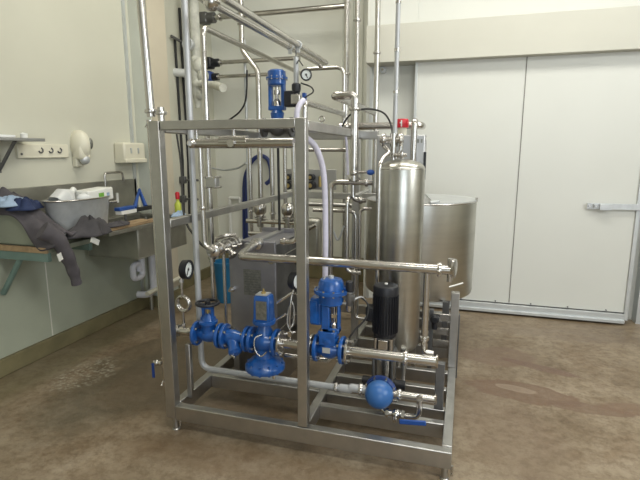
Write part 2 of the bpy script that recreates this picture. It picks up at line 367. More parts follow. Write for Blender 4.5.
# rod along the bench front that meets the frame post
# faucet
def on_l(px, py, off=0): return at(px, py, X=LW + off)
f0 = on_l(107, 204, .06); f1 = slide(f0, 'z', py=173); f2 = V((f1.x, slide(f1, 'y', px=122).y, f1.z)); f3 = f2 + V((0, .01, -.08))
t = thing('sink_tap', 'chrome gooseneck tap on the wall above the sink', 'tap', (f0.x, f0.y, f0.z))
MB().tube(fillet([f0, f1, f2, f3], .03), .011).build('spout', M['steel'], t)
MB().cyl(f0 + V((-.05, -.03, .01)), f0 + V((.0, .13, .01)), .017).build('mixer_body', M['steel'], t)
MB().cyl(f0 + V((.01, .13, .0)), f0 + V((.01, .13, .09)), .012).build('handle', M['white'], t)
MB().cyl(f0 + V((.01, 0, .0)), f0 + V((.01, .0, .035)), .016).build('handle', M['steel'], t)
# drain pipes
p0 = at(131, 266, X=-2.85); c = at(136, 272, X=-2.85)
tag(MB().tube(fillet([c + V((0, .09, .14)), c + V((0, .09, -.06)), c + V((0, -.04, -.06)), c + V((0, -.04, .07)), c + V((0, .045, .07)), c + V((0, .045, .0))], .045, 8), .028).build('drain_trap', M['pvc']),
    'white plastic U bend hanging under the sink basin', 'drain pipe', 'drain plumbing')
a = at(152, 262, X=-2.95)
q = slide(a, 'z', py=290)
tag(MB().tube(fillet([V((a.x, a.y, .70)), q, q + V((0, -.10, -.02)), q + V((-.1, -.12, -.02))], .05), .034).build('drain_pipe', M['pvc']), 'white plastic waste pipe dropping from the sink beside the pier', 'drain pipe')
a = at(147, 294, X=-2.9); 
tag(MB().tube([a, slide(a, 'y', px=183) + V((0, 0, .02))], .022).build('waste_pipe', M['cream']), 'cream waste pipe running low along the pier towards the back wall', 'drain pipe')
# wall fittings
def ywall(px, X): return at(px, 150, X=X).y
y0, y1 = ywall(113.5, LW) - .02, ywall(147.5, -3.02); zt = at(130, 142.5, X=-3.02).z; zb = at(130, 163, X=-3.02).z
t = thing('towel_dispenser', 'cream paper towel dispenser box on the wall left of the pier', 'dispenser', (LW, (y0 + y1) / 2, zb))
MB().span(LW, -3.03, y0 + .02, y1 - .02, zb + .02, zt).build('housing', M['cream'], t, bevel=.018)
MB().span(LW, -3.015, y0 + .02, y1 - .02, zb, zb + .04).build('towel_slot', M['cream'], t, bevel=.008)
for py in (.3, .6): MB().span(-3.032, -3.022, y0 + (y1 - y0) * py, y0 + (y1 - y0) * py + .015, zb + .09, zb + .14).build('latch_mark', M['galv'], t)
y0, y1 = ywall(70, LW), ywall(93, -3.05); zt = at(80, 129.5, X=-3.08).z; zb = at(78, 167, X=-3.08).z; yc = (y0 + y1) / 2
t = thing('soap_dispenser', 'rounded cream soap dispenser with dark oval window on the left wall', 'dispenser', (LW, yc, zb))
hh = (y1 - y0) * .46
MB().ball((LW + .035, yc, zt - .125), .125, 32, sc=(.75, hh / .115, 1)).span(LW, LW + .10, yc - hh * .95, yc + hh * .85, zb + .06, zt - .12).build('housing', M['cream'], t, bevel=.022)
MB().span(LW, LW + .04, yc - hh * .9, yc + hh * .4, zb, zb + .08).build('back_plate', M['cream'], t, bevel=.006)
MB().ball((LW + .115, yc + .035, zt - .115), .03, sc=(.5, .8, 1.5)).build('window', M['plate'], t)
MB().ball((LW + .075, yc + .0, zb + .06), .045, sc=(.8, 1, .9)).build('push_lever', M['galv'], t)
y0, y1 = ywall(17, LW + .02), ywall(68, LW + .02); zt = at(40, 144, X=LW).z; zb = at(40, 158, X=LW).z
t = thing('outlet_strip', 'long cream wall plate with three dark sockets left of the soap dispenser', 'power outlet', (LW, (y0 + y1) / 2, zb))
MB().span(LW, LW + .025, y0, y1, zb, zt).build('plate', M['cream'], t, bevel=.005)
for k in (.42, .62, .80):
    yy = y0 + (y1 - y0) * k
    MB().ring((LW + .03, yy, (zt + zb) / 2 + .005), (1, 0, 0), .018, .005, a0=.2, a1=4.4).build('socket', M['darksteel'], t)
MB().cyl((LW + .02, y0 + .03, zb + .03), (LW + .03, y0 + .03, zb + .03), .008).build('screw', M['darksteel'], t)
# wall shelf
ze = 1.675
ye = at(45, 138, X=-2.93).y
t = thing('wall_shelf', 'thin grey wall shelf on a diagonal bracket at the left edge', 'shelf', (LW, 2.6, ze))
MB().span(LW, -2.93, 2.0, ye, ze, ze + .022).build('shelf_board', M['sheet'], t, bevel=.003)
yb = at(12, 145, X=-3.0).y
MB().tube([(LW + .01, yb, ze - .20), (-2.97, yb, ze)], .012).span(LW, LW + .012, yb - .015, yb + .015, ze - .22, ze).build('bracket', M['darksteel'], t)
p = at(24, 137, X=-3.02); p.z = ze + .022
tag(MB().lathe(p, (0, 0, 1), [(0, .022), (.03, .026), (.033, .024), (.04, .006)]).build('small_cup', M['white'], base=p), 'small white cup upside down on the wall shelf', 'cup')
p = at(6, 137, X=-3.0); p.z = ze + .022
tag(MB().span(p.x - .03, p.x + .03, p.y - .1, p.y + .05, p.z, p.z + .018).build('flat_box', M['milk'], base=p, bevel=.004), 'low pale box lying at the left end of the wall shelf', 'box')

# near table and the sloping cover
t = thing('work_table', 'grey green work table with timber edge at the left of the picture', 'table', (-2.9, 2.7, .6))
MB().span(LW + .014, -2.67, 2.52, 2.95, .925, .96).build('tabletop', M['greentable'], t, bevel=.003)
MB().span(LW + .014, -2.67, 2.50, 2.52, .925, .965).build('timber_edge', M['wood'], t, bevel=.003)
MB().span(LW + .014, -2.67, 2.505, 2.54, .865, .925).build('frame_rail', M['greensteel'], t, bevel=.003)
MB().tube([(-2.93, 2.53, .875), (LW + .02, 2.53, .60)], .02, 8).build('brace', M['greensteel'], t)
MB().span(LW + .014, -2.70, 2.92, 2.95, .865, .925).build('rear_rail', M['greensteel'], t)
zA = at(0, 197, Y=2.53).z
b = MB(); n = 0
prof = [(LW + .016, .962), (-2.69, .962), (-2.70, .985), (-2.83, 1.08), (-3.0, 1.19), (LW + .016, 1.275)]
for y in (2.535, 2.66):
    for (xx, zz) in prof: b.v.append(V((xx, y, zz)))
k = len(prof); b.f.append(list(range(k))[::-1]); b.f.append(list(range(k, 2 * k)))
for i in range(k): j = (i + 1) % k; b.f.append([i, j, k + j, k + i])
tag(b.build('sloping_cover', M['greentable'], bevel=.01), 'grey green sloping cover standing on the work table under the coat', 'cover')

# coat draped over the cover and the bench
def coat_top(u, v):
    # u along the slope from left/top to right/bottom, v from front to back
    pts = [(-3.13, 1.27), (-3.0, 1.20), (-2.86, 1.115), (-2.72, 1.03), (-2.60, .985)]
    s = u * (len(pts) - 1); i = min(int(s), len(pts) - 2); f = s - i
    xx = pts[i][0] + (pts[i + 1][0] - pts[i][0]) * f; zz = pts[i][1] + (pts[i + 1][1] - pts[i][1]) * f
    yy = 2.505 + v * .20; zz += .035 * math.sin(math.pi * v) + .02 * v
    zz += .012 * math.sin(v * 13 + u * 7) + .006 * math.sin(u * 17 - v * 9) + .02
    if v < .12: zz -= .10 * (1 - v / .12) * (.55 + .45 * math.sin(u * 9 + 1))
    return (xx, yy, zz)
t = thing('grey_coat', 'crumpled grey work coat draped over the table with a sleeve hanging down', 'coat', (-2.75, 2.7, 1.0))
MB().grid(coat_top, 40, 24).build('body', M['coat'], t, solid=.014)
s0 = at(42, 230, X=-2.66); s1 = at(56, 238, X=-2.62); s2 = at(66, 254, X=-2.60); s3 = at(73, 270, X=-2.60); s4 = at(77, 284, X=-2.60)
sp = smooth_path([s0, s1, s2, s3, s4], 6)
sm = MB().tube(sp, [.062 - .030 * i / len(sp) + .003 * math.sin(i * 1.1) for i in range(len(sp))], 16)
sm.build('sleeve', M['coat'], t)
lp = at(60, 257, X=-2.54)
MB().box(lp, (.004, .035, .05), Matrix.Rotation(.3, 3, 'X')).build('loop_tag', M['tag'], t)
c0 = at(60, 215, X=-2.75)
def heap(cx, cy, cz, rx, ry, rz, sd):
    rnd = random.Random(sd); ph = [rnd.uniform(0, 6) for _ in range(6)]
    b = MB()
    def fn(u, v):
        a = u * 2 * math.pi; r = v; k = 1 + .12 * math.sin(3 * a + ph[0]) + .08 * math.sin(5 * a + ph[1])
        z = rz * (1 - r ** 2.2) * (1 + .22 * math.sin(7 * a + ph[2]) * r + .2 * math.sin(9 * r + ph[3] + 2 * math.sin(a + ph[4])))
        return (cx + rx * r * k * math.cos(a), cy + ry * r * k * math.sin(a), cz + max(0, z) + .002)
    return b.grid(fn, 56, 16)
tag(heap(-2.62, 2.86, 1.0, .10, .20, .12, 3).build('cloth_heap', M['coat2'], solid=.006), 'dark grey crumpled cloth heaped in front of the metal tub', 'cloth')
cuff = heap(-2.60, 3.12, 1.032, .06, .15, .025, 8)
t = tag(cuff.build('grey_cuff', M['coat2'], solid=.006), 'flat grey cloth end with a white tag lying on the timber boards', 'cloth')
tp = at(95, 241, X=-2.53)
MB().box(tp, (.004, .085, .04), Matrix.Rotation(-.5, 3, 'X')).build('care_tag', M['tag'], t)
p = at(25, 205, X=-2.92)
tag(heap(p.x, p.y, p.z - .03, .09, .13, .07, 11).build('navy_glove', M['navy'], solid=.006), 'navy blue crumpled glove lying on top of the coat', 'glove')
p = at(10, 201, X=-3.0)
tag(heap(p.x, p.y, p.z - .03, .10, .15, .055, 17).build('pale_blue_cloth', M['paleblue'], solid=.006), 'pale blue cloth lying on the coat at the left edge', 'cloth')

# timber boards on the bench
for k, (xa, xb, lab, zz) in enumerate(((-2.62, -2.565, 'timber board along the bench front edge, outermost of three', .003), (-2.70, -2.635, 'timber board on the bench, middle one of three', .003), (-2.78, -2.715, 'timber board on the bench, nearest to the tub', .003))):
    tag(MB().span(xa, xb, 2.98, 3.42 - k * .03 + .35 * (k == 0) + .15 * (k == 1), BZ + zz, BZ + .024 + zz).build('timber_board', M['wood'], bevel=.002), lab, 'board', 'timber boards on the bench')
# tub
tc_ = V((-2.82, 2.98, BZ)); 
def oval(rx, ry, z, n=48, c=tc_): return [V((c.x + rx * math.cos(2 * math.pi * i / n), c.y + ry * math.sin(2 * math.pi * i / n), c.z + z)) for i in range(n)]
def loft(rings):
    b = MB(); n = len(rings[0])
    for r in rings: b.v += r
    for i in range(len(rings) - 1):
        for k in range(n): l = (k + 1) % n; b.f.append([i * n + k, i * n + l, (i + 1) * n + l, (i + 1) * n + k])
    return b
TA, TB = .145, .29; TH = 1.36
tb = loft([oval(TA * .84, TB * .84, .012), oval(TA * .86, TB * .86, .002), oval(TA * .9, TB * .9, .06), oval(TA, TB, .25), oval(TA * 1.02, TB * 1.02, .256), oval(TA * .985, TB * .985, .25), oval(TA * .88, TB * .88, .06), oval(TA * .82, TB * .82, .014)])
tb.f.append(list(range(7 * 48, 8 * 48))[::-1])
t = tag(tb.build('metal_tub', M['galv'], base=tc_), 'oval galvanised metal tub full of containers on the bench', 'tub')
MB().tube(oval(TA * 1.03, TB * 1.03, .254), .006, 8, closed=True).build('rim', M['steel'], t)
# containers in the tub
p = V((-2.84, 2.86, BZ + .245))
t = thing('plastic_jug', 'milky white plastic jug with handle in the metal tub', 'jug', p)
R = Matrix.Rotation(-.95, 3, 'X')
b = MB()
def jug(u, v):
    a = u * 2 * math.pi; h = v
    r = .075 * (1 if h < .55 else max(.22, 1 - (h - .55) * 1.75)); sx = abs(math.cos(a)) ** .6 * math.copysign(1, math.cos(a)); sy = abs(math.sin(a)) ** .6 * math.copysign(1, math.sin(a))
    q = R @ V((r * sx * .8, r * sy * 1.15, h * .17 - .06)); return p + q
b.grid(jug, 32, 20).build('jug_body', M['milk'], t)
MB().ring(p + R @ V((0.03, .03, .09)), (1, 0, 0), .033, .011, 10, 16, .3, 3.6).build('handle', M['milk'], t)
MB().cyl(p + R @ V((0, 0, .10)), p + R @ V((0, 0, .135)), .022).build('cap', M['white'], t)
p = V((-2.80, 3.12, BZ + .235))
t = thing('white_carton', 'white carton with a green printed patch lying in the metal tub', 'carton', p)
R2 = Matrix.Rotation(.06, 3, 'X')
MB().box(p + V((0, 0, .03)), (.15, .28, .10), R2).build('carton_body', M['white'], t, bevel=.012)
MB().box(p + V((.0765, .0, .025)), (.002, .055, .05), R2).build('green_print', M['green'], t)
MB().box(p + V((.0765, .075, .03)), (.002, .03, .035), R2).build('pale_print', M['paleblue'], t)
p = V((-2.76, 2.98, BZ + .23))
tag(MB().ball(p + V((0, 0, .025)), .055, sc=(.8, 1.2, .7)).build('clear_bag', M['milk']), 'small milky bottle lying between the jug and the carton', 'bottle')
# blue tools at the sink
p = at(125, 210, X=-2.80)
t = thing('cleaning_brush', 'blue and white scrubbing brush lying at the back of the sink', 'brush', p)
MB().span(p.x - .03, p.x + .03, p.y - .10, p.y + .10, p.z, p.z + .03).build('brush_back', M['blueplastic'], t, bevel=.006)
MB().span(p.x - .025, p.x + .035, p.y - .09, p.y + .11, p.z - .03, p.z).build('bristles', M['white'], t)
MB().tube([p + V((0, 0, -.03)), p + V((0, 0, -.12))], .01).build('stem', M['darksteel'], t)
p = at(141, 207, X=-2.88); q1 = at(139, 190, X=-2.98); 
t = thing('blue_squeegee', 'blue triangular squeegee leaning against the wall behind the sink', 'squeegee', p)
MB().tube([p + V((0, -.09, 0)), q1, p + V((0, .07, 0))], .020).build('triangle_frame', M['blueplastic'], t)
MB().span(p.x - .02, p.x + .02, p.y - .08, p.y + .16, p.z - .035, p.z).build('blade', M['rubber'], t, bevel=.004)
p = at(168.5, 212, X=-2.70); 
t = thing('spray_bottle', 'yellow green bottle with red cap on the bench end, seen beside the frame post', 'bottle', V((p.x, 4.06, BZ)))
p = V((-2.66, 4.065, BZ))
MB().lathe(p, (0, 0, 1), [(0, .030), (.005, .032), (.10, .032), (.13, .014), (.15, .013)]).build('bottle_body', M['yellow'], t)
MB().lathe(p + V((0, 0, .15)), (0, 0, 1), [(0, .018), (.055, .022), (.07, .012)]).build('cap', M['red'], t)
tag(heap(-2.60, 3.98, BZ, .045, .10, .04, 21).build('light_blue_rag', M['paleblue'], solid=.005), 'light blue rag on the far end of the sink bench', 'rag')
p = at(206, 216, X=-2.4)

# ================================================================ SKID FRAME
XL, XM, XR = -1.572, -.755, .0; YF, YB = 2.20, 4.30; W = .05
FR = thing('skid_frame', 'tall brushed stainless steel frame of square tube on floor feet, carrying pipes and pumps', 'frame', (XM, 3.2, 0))
def fpart(n, *a): return MB().span(*a).build(n, M['frame'], FR, bevel=.004)
def post(x, y, z0, z1, wx=W, wy=W, n='post'): return fpart(n, x, x + wx, y, y + wy, z0, z1)
post(XL - .02, YF, .08, 1.758, .062, .055); post(XM - .027, YF, .165, 1.76, .052, .05)
fpart('front_rail', XL + .042, XR + .01, YF, YF + .05, .07, .160)
fpart('top_rail', XL + .05, XM - .027, YF, YF + .05, 1.712, 1.758)
fpart('top_rail', XL, XL + .05, YF + .055, 3.45, 1.70, 1.75)
fpart('top_rail', XM - .027, XM + .025, YF + .05, 3.45, 1.70, 1.75)
fpart('top_rail', XL, at(378, 137, Y=3.45).x, 3.45, 3.50, 1.69, 1.75)
fpart('mid_rail', XL, XL + .045, YF + .055, YB, 1.19, 1.235)
fpart('side_rail', XL, XL + .05, YF + .05, YB, .08, .165)
fpart('side_rail', XM - .03, XM + .02, YF + .05, YB, .08, .165)
fpart('side_rail', XR - .04, XR + .01, YF + .05, YB, .08, .165)
fpart('cross_rail', XL + .05, XM - .03, 2.60, 2.65, .08, .165)
for y in (2.44, 2.585, 2.83, 3.07, 3.5, 3.77, 4.08): fpart('cross_rail', XM + .02, XR - .04, y, y + .045, .08, .165)
fpart('cross_rail', XL, XR + .01, YB, YB + .05, .08, .165)
post(XL, YB, .165, 1.25); post(XM - .03, 3.451, .165, 1.70)
post(-.045, 3.165, .165, .69, .055, .05); MB().span(-.10, -.05, 2.585, 2.63, .165, .44).build('short_post', M['darksteel'], FR, bevel=.003); post(-1.51, 2.30, .165, .50, .03, .03, 'short_post')
for k, (x, y) in enumerate(((XL + .025, YF + .025), (XR - .02, YF + .025), (XL + .025, YB), (XR - .02, YB), (XM, YB), (XM, YF + 1.1))):
    MB().cyl((x, y, .004), (x, y, .085), .017).lathe((x, y, 0), (0, 0, 1), [(0, .022), (.006, .022), (.010, .018)]).build('foot', M['frame'], FR)
    if k < 2: MB().cyl((x + .035, y - .01, .03), (x + .035, y - .01, .085), .006).build('foot_bolt', M['steel'], FR)

# ---------------------------------------------------------------- pipes
def clampring(b, p, a, r):
    a = V(a).normalized(); p = V(p)
    b.lathe(p - a * .011, a, [(0, r * 1.02), (.002, r * 1.42), (.009, r * 1.5), (.013, r * 1.5), (.020, r * 1.42), (.022, r * 1.02)], 20)
    u, w_ = frame_of(a); b.cyl(p + u * r * 1.5 - a * .008, p + u * r * 1.5 + a * .008 + u * .02, r * .22, n=8)
def pipe(label, pts, r, m='steel', bend=None, clamps=(), name='steel_pipe', cat='pipe', group=None, n=16, fit=True):
    path = fillet(pts, bend or r * 2.6) if fit else pts
    o = tag(MB().tube(path, r, n).build(name, M[m]), label, cat, group)
    for c in clamps:
        i, f = c; a, b_ = V(pts[i]), V(pts[i + 1]); q = MB(); clampring(q, a + (b_ - a) * f, b_ - a, r); q.build('clamp', M['steel'], o)
    return o
# left riser by the pier and the thin tube down the post
a = at(151, 113, Y=2.285)
pipe('steel riser pipe rising past the wall pier at the top left corner of the frame', [a + V((0, 0, -.02)), a + V((-.035, 0, .95))], .022, clamps=((0, .03),), name='riser_pipe')
b = at(153.5, 200, Y=2.285)
a2 = slide(b, 'z', py=120)
t = pipe('thin steel tube running down the outer side of the left frame post', [a2, slide(b, 'z', py=384)], .011, clamps=((0, .02), (0, .99)), name='thin_tube', cat='tube')
p = at(161, 113, Y=2.285); q = MB(); clampring(q, p, (0, 0, 1), .02); q.cyl(p + V((0, 0, -.05)), p + V((0, 0, .03)), .018)
tag(q.build('pipe_union', M['steel']), 'small clamped union on the top left corner of the frame', 'pipe fitting')
p = at(150, 122, Y=2.26); tag(MB().cyl(p + V((0, 0, -.03)), p + V((0, 0, .01)), .012).ball(p + V((0, 0, -.03)), .014).build('drain_nipple', M['steel']), 'small steel nipple under the clamp beside the left post top', 'pipe fitting')
p = at(161.5, 368, Y=2.27)
t = thing('drain_cock', 'small drain cock with upright dark blue handle on the left post', 'valve', p)
MB().cyl(p + V((-.05, 0, .03)), p + V((.0, 0, .03)), .012).ball(p + V((-.03, 0, .03)), .018).build('valve_body', M['steel'], t)
MB().span(p.x - .055, p.x - .038, p.y - .02, p.y - .012, p.z - .06, p.z + .03).build('handle', M['bluedark'], t, bevel=.003)
# B big painted vertical pipe
Rb = Run(191, 140, Y=2.47); top = slide(Rb.p[0], 'z', py=-25); bot = slide(Rb.p[0], 'z', py=368)
low = [top, bot, slide(bot, 'x', px=341)]
pipe('pale grey painted pipe dropping inside the left post and turning right near the floor', low, .0185, 'palepipe', bend=.07, clamps=((1, .97),), name='painted_pipe')
# header under the top rail
h0 = at(194, 143.5, Y=2.40); h1 = slide(h0, 'x', px=294)
hz = V((h1.x, h1.y, slide(h1, 'z', py=243).z))
hd = pipe('thick steel header pipe hung under the front top rail of the frame', [h0, h1], .027, clamps=(), name='header_pipe')
MB().ball(h0, .027).lathe(h0 + V((0, -.012, 0)), (0, -1, 0), [(0, .026), (.02, .026), (.03, .014)]).build('end_cap', M['steel'], hd)
for px in (197, 234):
    q = slide(h0, 'x', px=px); MB().cyl(q, (q.x, q.y - .0, 1.72), .009).build('hanger', M['steel'], hd)
q = slide(h0, 'x', px=234); MB().cyl(q + V((0, -.045, 0)), q, .02).cyl(q + V((-.08, 0, .012)), q + V((.08, 0, .012)), .029).build('tee', M['steel'], hd)
pipe('steel down pipe along the middle frame post bending back to the plate heat exchanger', [h1 + V((-.005, 0, .0)), V((h1.x + .006, h1.y + .02, hz.z)), V((h1.x - .09, h1.y + .02, hz.z))], .014, bend=.05, clamps=((1, .8),), name='down_pipe')
# D'
d0 = slide(h0, 'x', px=200); d1 = slide(d0, 'z', py=246); d2 = slide(V((d1.x, d1.y, d1.z)), 'x', px=214) + V((0, 0, -.03))
pipe('steel down pipe from the left end of the header to the three way fitting', [d0, d1, d2], .014, bend=.05, clamps=((0, .62),), name='down_pipe')
# D tall with elbow going back
Rd = Run(206, 110, Y=3.0); a = slide(Rd.p[0], 'z', py=262); b = slide(Rd.p[0], 'z', py=27)
pipe('tall steel pipe behind the painted pipe, bending back at its top', [a, b, slide(b, 'y', px=302)], .020, clamps=((0, .52), (0, .02)), name='tall_pipe', bend=.06)
p = slide(Rd.p[0], 'z', py=182) + V((.03, 0, 0))
t = thing('inline_valve', 'small square steel valve body on the tall pipe left of the white outlet', 'valve', p)
MB().box(p, (.075, .06, .075)).build('valve_body', M['sheet'], t, bevel=.006)
for s in (-1, 1):
    for z in (-1, 1): MB().cyl(p + V((s * .035, -.05, z * .035)), p + V((s * .035, .05, z * .035)), .008, n=8).build('bolt', M['steel'], t)
# C lagged pipe
a = at(193.5, -5, Y=4.9); a = slide(V((at(196, 60, Y=4.9).x, 4.9, 2)), 'z', py=-15); b = slide(a, 'z', py=108)
t = thing('lagged_pipe', 'rough white lagged vertical pipe with lumpy foam joints on the back wall', 'pipe', b)
MB().tube([a, slide(a, 'z', py=45), slide(a, 'z', py=50), slide(a, 'z', py=72), slide(a, 'z', py=90), b], [.055, .055, .045, .06, .06, .03], 18).build('lagging', M['lag'], t)
for py, px, r in ((66, 199, .075), (76, 203, .065), (84, 197, .06), (95, 200, .05), (60, 195, .05)):
    MB().ball(at(px, py, Y=4.88), r, sc=(1, .8, 1.2)).build('foam_lump', M['lag'], t)
MB().cyl(at(170, 72, Y=4.9), at(196, 74, Y=4.9), .045).build('branch', M['milk'], t)
MB().tube(fillet([at(200, 84, Y=4.85), at(214, 85, Y=4.8), at(223, 88, Y=4.5)], .1), .04).build('branch', M['lag'], t)
p = at(190, 45, Y=4.8)
MB().cyl(p, p + V((0, -.05, 0)), .06).ring(p + V((0, -.05, 0)), (0, 1, 0), .055, .01).build('end_flange', M['galv'], t)
for k, px in enumerate((176, 182)):
    a = slide(at(px, 60, X=LW + .016), 'z', py=38 - k * 30)
    pipe(('dark cable hanging on the left wall just past the pier', 'second dark cable on the left wall, nearer the lagged pipe')[k], [a, V((a.x, a.y + .03, 1.5)), V((a.x, a.y, slide(a, 'z', py=215).z))], .014, 'rubber', name='wall_cable', cat='cable', bend=.3)
a = at(171, 36, X=LW + .03)
pipe('dark thin tube sloping down from the pier to the lagged pipe', [a, at(187, 45, Y=5.0)], .016, 'darksteel', name='thin_tube', cat='tube')
# dark conduit bits at left behind the post
for k, py in enumerate((180, 199)):
    p = at(183, py, X=LW + .04)
    tag(MB().box(p, (.07, .05, .08)).cyl(p, p + V((.20, 0, 0)), .014).build('wall_box', M['darksteel'], bevel=.006), ('dark junction box on the left wall, upper of two beside the pier', 'dark junction box on the left wall, lower of two beside the pier')[k], 'junction box')
pipe('black cable drooping from the junction boxes to the three way fitting', smooth_path([at(176, 130, Y=3.6), at(181, 165, Y=3.5), at(184, 215, Y=3.2), at(196, 238, Y=2.8), at(208, 250, Y=2.6)]), .008, 'rubber', name='control_cable', cat='cable', fit=False, n=8)
# E diagonal pair running back
for k, (px, py, X, lab) in enumerate(((224, -2, -1.16, 'upper of two parallel steel pipes running back from the top of the picture'), (214, 1, -1.25, 'lower of two parallel steel pipes running back from the top of the picture'))):
    a = at(px, py, X=X); e = slide(a, 'y', px=(326, 322)[k])
    o = pipe(lab, [a + V((-.03, -.0, 0)) if k else a, e], .020, name='overhead_pipe', group=None)
    for px2 in ((298, 258), (290, 330))[k % 2][:1]:
        q = slide(a, 'y', px=px2); MB().ring(q, (0, 1, 0), .024, .006).span(q.x - .012, q.x + .012, q.y - .01, q.y + .01, q.z - .05, q.z - .02).build('pipe_clip', M['galv'], o)
p = at(212, 2, X=-1.26); tag(MB().ball(p, .045).cyl(p, p + V((-.1, 0, .06)), .03).build('pipe_elbow', M['steel']), 'steel elbow at the near end of the overhead pipes', 'pipe fitting')
# F, G, H along X at the back wall
for (x0, y0, x1, r, lab, act) in ((210, 18, 350, .030, 'topmost horizontal steel pipe along the back wall', 'darksteel'), (214, 63, 300, .024, 'horizontal steel pipe with a black valve end on the back wall', 'black'), (214, 77, 270, .021, 'horizontal steel pipe with a blue valve end on the back wall', 'bluedark')):
    a = at(x0, y0, Y=5.35); o = pipe(lab, [a, slide(a, 'x', px=x1)], r, clamps=((0, .08),), name='wall_pipe')
    MB().cyl(a + V((-.04, 0, 0)), a + V((.06, 0, 0)), r * 2.0).build('end_flange', M[act if act != 'bluedark' else 'black'], o)
    MB().box(a + V((-.075, 0, 0)), (.12, .12, .13)).build('actuator', M[act], o, bevel=.02)
# I and thin verticals
a = at(241.5, 30, Y=4.9); b = at(258, 70, Y=4.9)
pipe('steel pipe that jogs sideways behind the top control valve and drops down', [slide(a, 'z', py=-15), slide(a, 'z', py=50), at(258, 71, Y=4.9), slide(V((b.x, 4.9, 1.5)), 'z', py=236), slide(V((b.x, 4.9, 1.5)), 'z', py=236) + V((.25, 0, 0))], .028, bend=.15, clamps=((0, .6),), name='offset_pipe')
a = at(246, 100, Y=5.4)
pipe('thin pale conduit standing behind the jogged pipe', [slide(a, 'z', py=40), slide(a, 'z', py=236)], .017, 'galv', name='conduit')
pipe('black cable curving down beside the thin pale conduit', smooth_path([at(247, 70, Y=5.3), at(246, 98, Y=5.3), at(241, 110, Y=5.3), at(232, 118, Y=5.3), at(222, 124, Y=5.3)]), .011, 'rubber', name='hanging_cable', cat='cable', fit=False, n=8)
for k, (px, top, botm, r, Yy) in enumerate(((272, 132, 238, .022, 4.5), (285, 132, 236, .020, 4.6), (293, 134, 226, .016, 4.7), (250, 132, 234, .020, 4.6))):
    a = at(px, 170, Y=Yy); lab = ('steel standpipe left of the knob plate, nearest to the blue hose', 'steel standpipe in front of the knob plate left side', 'slim steel standpipe close behind the middle frame post', 'steel standpipe inside the loop of blue hose')[k]
    pipe(lab, [slide(a, 'z', py=top), V((a.x, a.y, .0))], r, clamps=((0, .45),), name='standpipe')
a = at(249, 233, Y=4.45); pipe('horizontal steel pipe crossing low in front of the standpipes', [a, slide(a, 'x', px=300)], .022, name='manifold_pipe', clamps=((0, .4),))
# little valve cluster between standpipes above the heat exchanger
for k, (px, py) in enumerate(((260, 212), (288, 213))):
    p = at(px, py, Y=4.2)
    t = thing('sanitary_valve', ('small steel valve among the standpipes, left of the black tube', 'bright steel valve head just left of the middle post above the heat exchanger')[k], 'valve', p)
    MB().lathe(p + V((0, 0, -.14)), (0, 0, 1), [(0, .03), (.08, .03), (.085, .055), (.10, .055), (.105, .035), (.14, .06), (.20, .062), (.23, .04)]).build('valve_body', M['steel'], t)
    MB().cyl(p + V((-.14, 0, -.09)), p + V((.14, 0, -.09)), .022).build('branch', M['steel'], t)
pipe('black tube hanging in front of the standpipes', [at(278, 146, Y=3.3), at(279, 200, Y=3.3), at(279.5, 226, Y=3.3), at(279.6, 240, Y=3.3)], .010, 'rubber', name='black_tube', cat='tube', fit=False, n=8)
# blue hose loop
pipe('dark blue hose looped over a hook on the back wall', smooth_path([at(249, 270, Y=5.69), at(247, 215, Y=5.7), at(247, 175, Y=5.7), at(253, 160, Y=5.7), at(262, 156, Y=5.7), at(269, 162, Y=5.69), at(271, 178, Y=5.68), at(266, 184, Y=5.68)]), .026, 'bluehose', name='blue_hose', cat='hose', fit=False)
pipe('second strand of dark blue hose hanging straight down behind the loop', smooth_path([at(244.5, 270, Y=5.7), at(244, 215, Y=5.72), at(244.5, 180, Y=5.72), at(250, 164, Y=5.72)]), .022, 'bluehose', name='blue_hose', cat='hose', fit=False)
pipe('pale thin hose running from the left towards the blue hose loop', smooth_path([at(212, 168, Y=5.5), at(225, 170, Y=5.5), at(238, 168, Y=5.4), at(246, 163, Y=5.3)]), .012, 'galv', name='thin_hose', cat='hose', fit=False, n=8)
a = at(231, 245, Y=5.73)
pipe('white square bracket of conduit on the lower back wall', [a, slide(a, 'z', py=198), slide(slide(a, 'z', py=198), 'x', px=240), at(240, 207, Y=5.73)], .022, 'white', name='white_conduit', cat='conduit', bend=.02)
# knob plate
a = at(286, 169, Y=4.95); b = at(336, 190, Y=4.95)
t = thing('knob_plate', 'steel mounting plate with two pairs of black knobs behind the middle post', 'panel', V((a.x, 4.95, b.z)))
MB().span(a.x, b.x, 4.95, 4.97, b.z, a.z).build('plate', M['sheet'], t, bevel=.003)
for px in (290.5, 312.5):
    for py, r in ((177, .035), (185, .045)):
        p = at(px, py, Y=4.93); kb = MB().cyl(p, p + V((0, -.09, 0)), r).build('knob', M['black'], t); MB().cyl(p + V((0, -.09, 0)), p + V((0, -.095, 0)), r * .5).build('knob_cap', M['brass'], kb)
p = at(320, 182, Y=4.9); MB().cyl(p + V((0, 0, -.05)), p + V((0, 0, .06)), .018).build('brass_fitting', M['brass'], t)

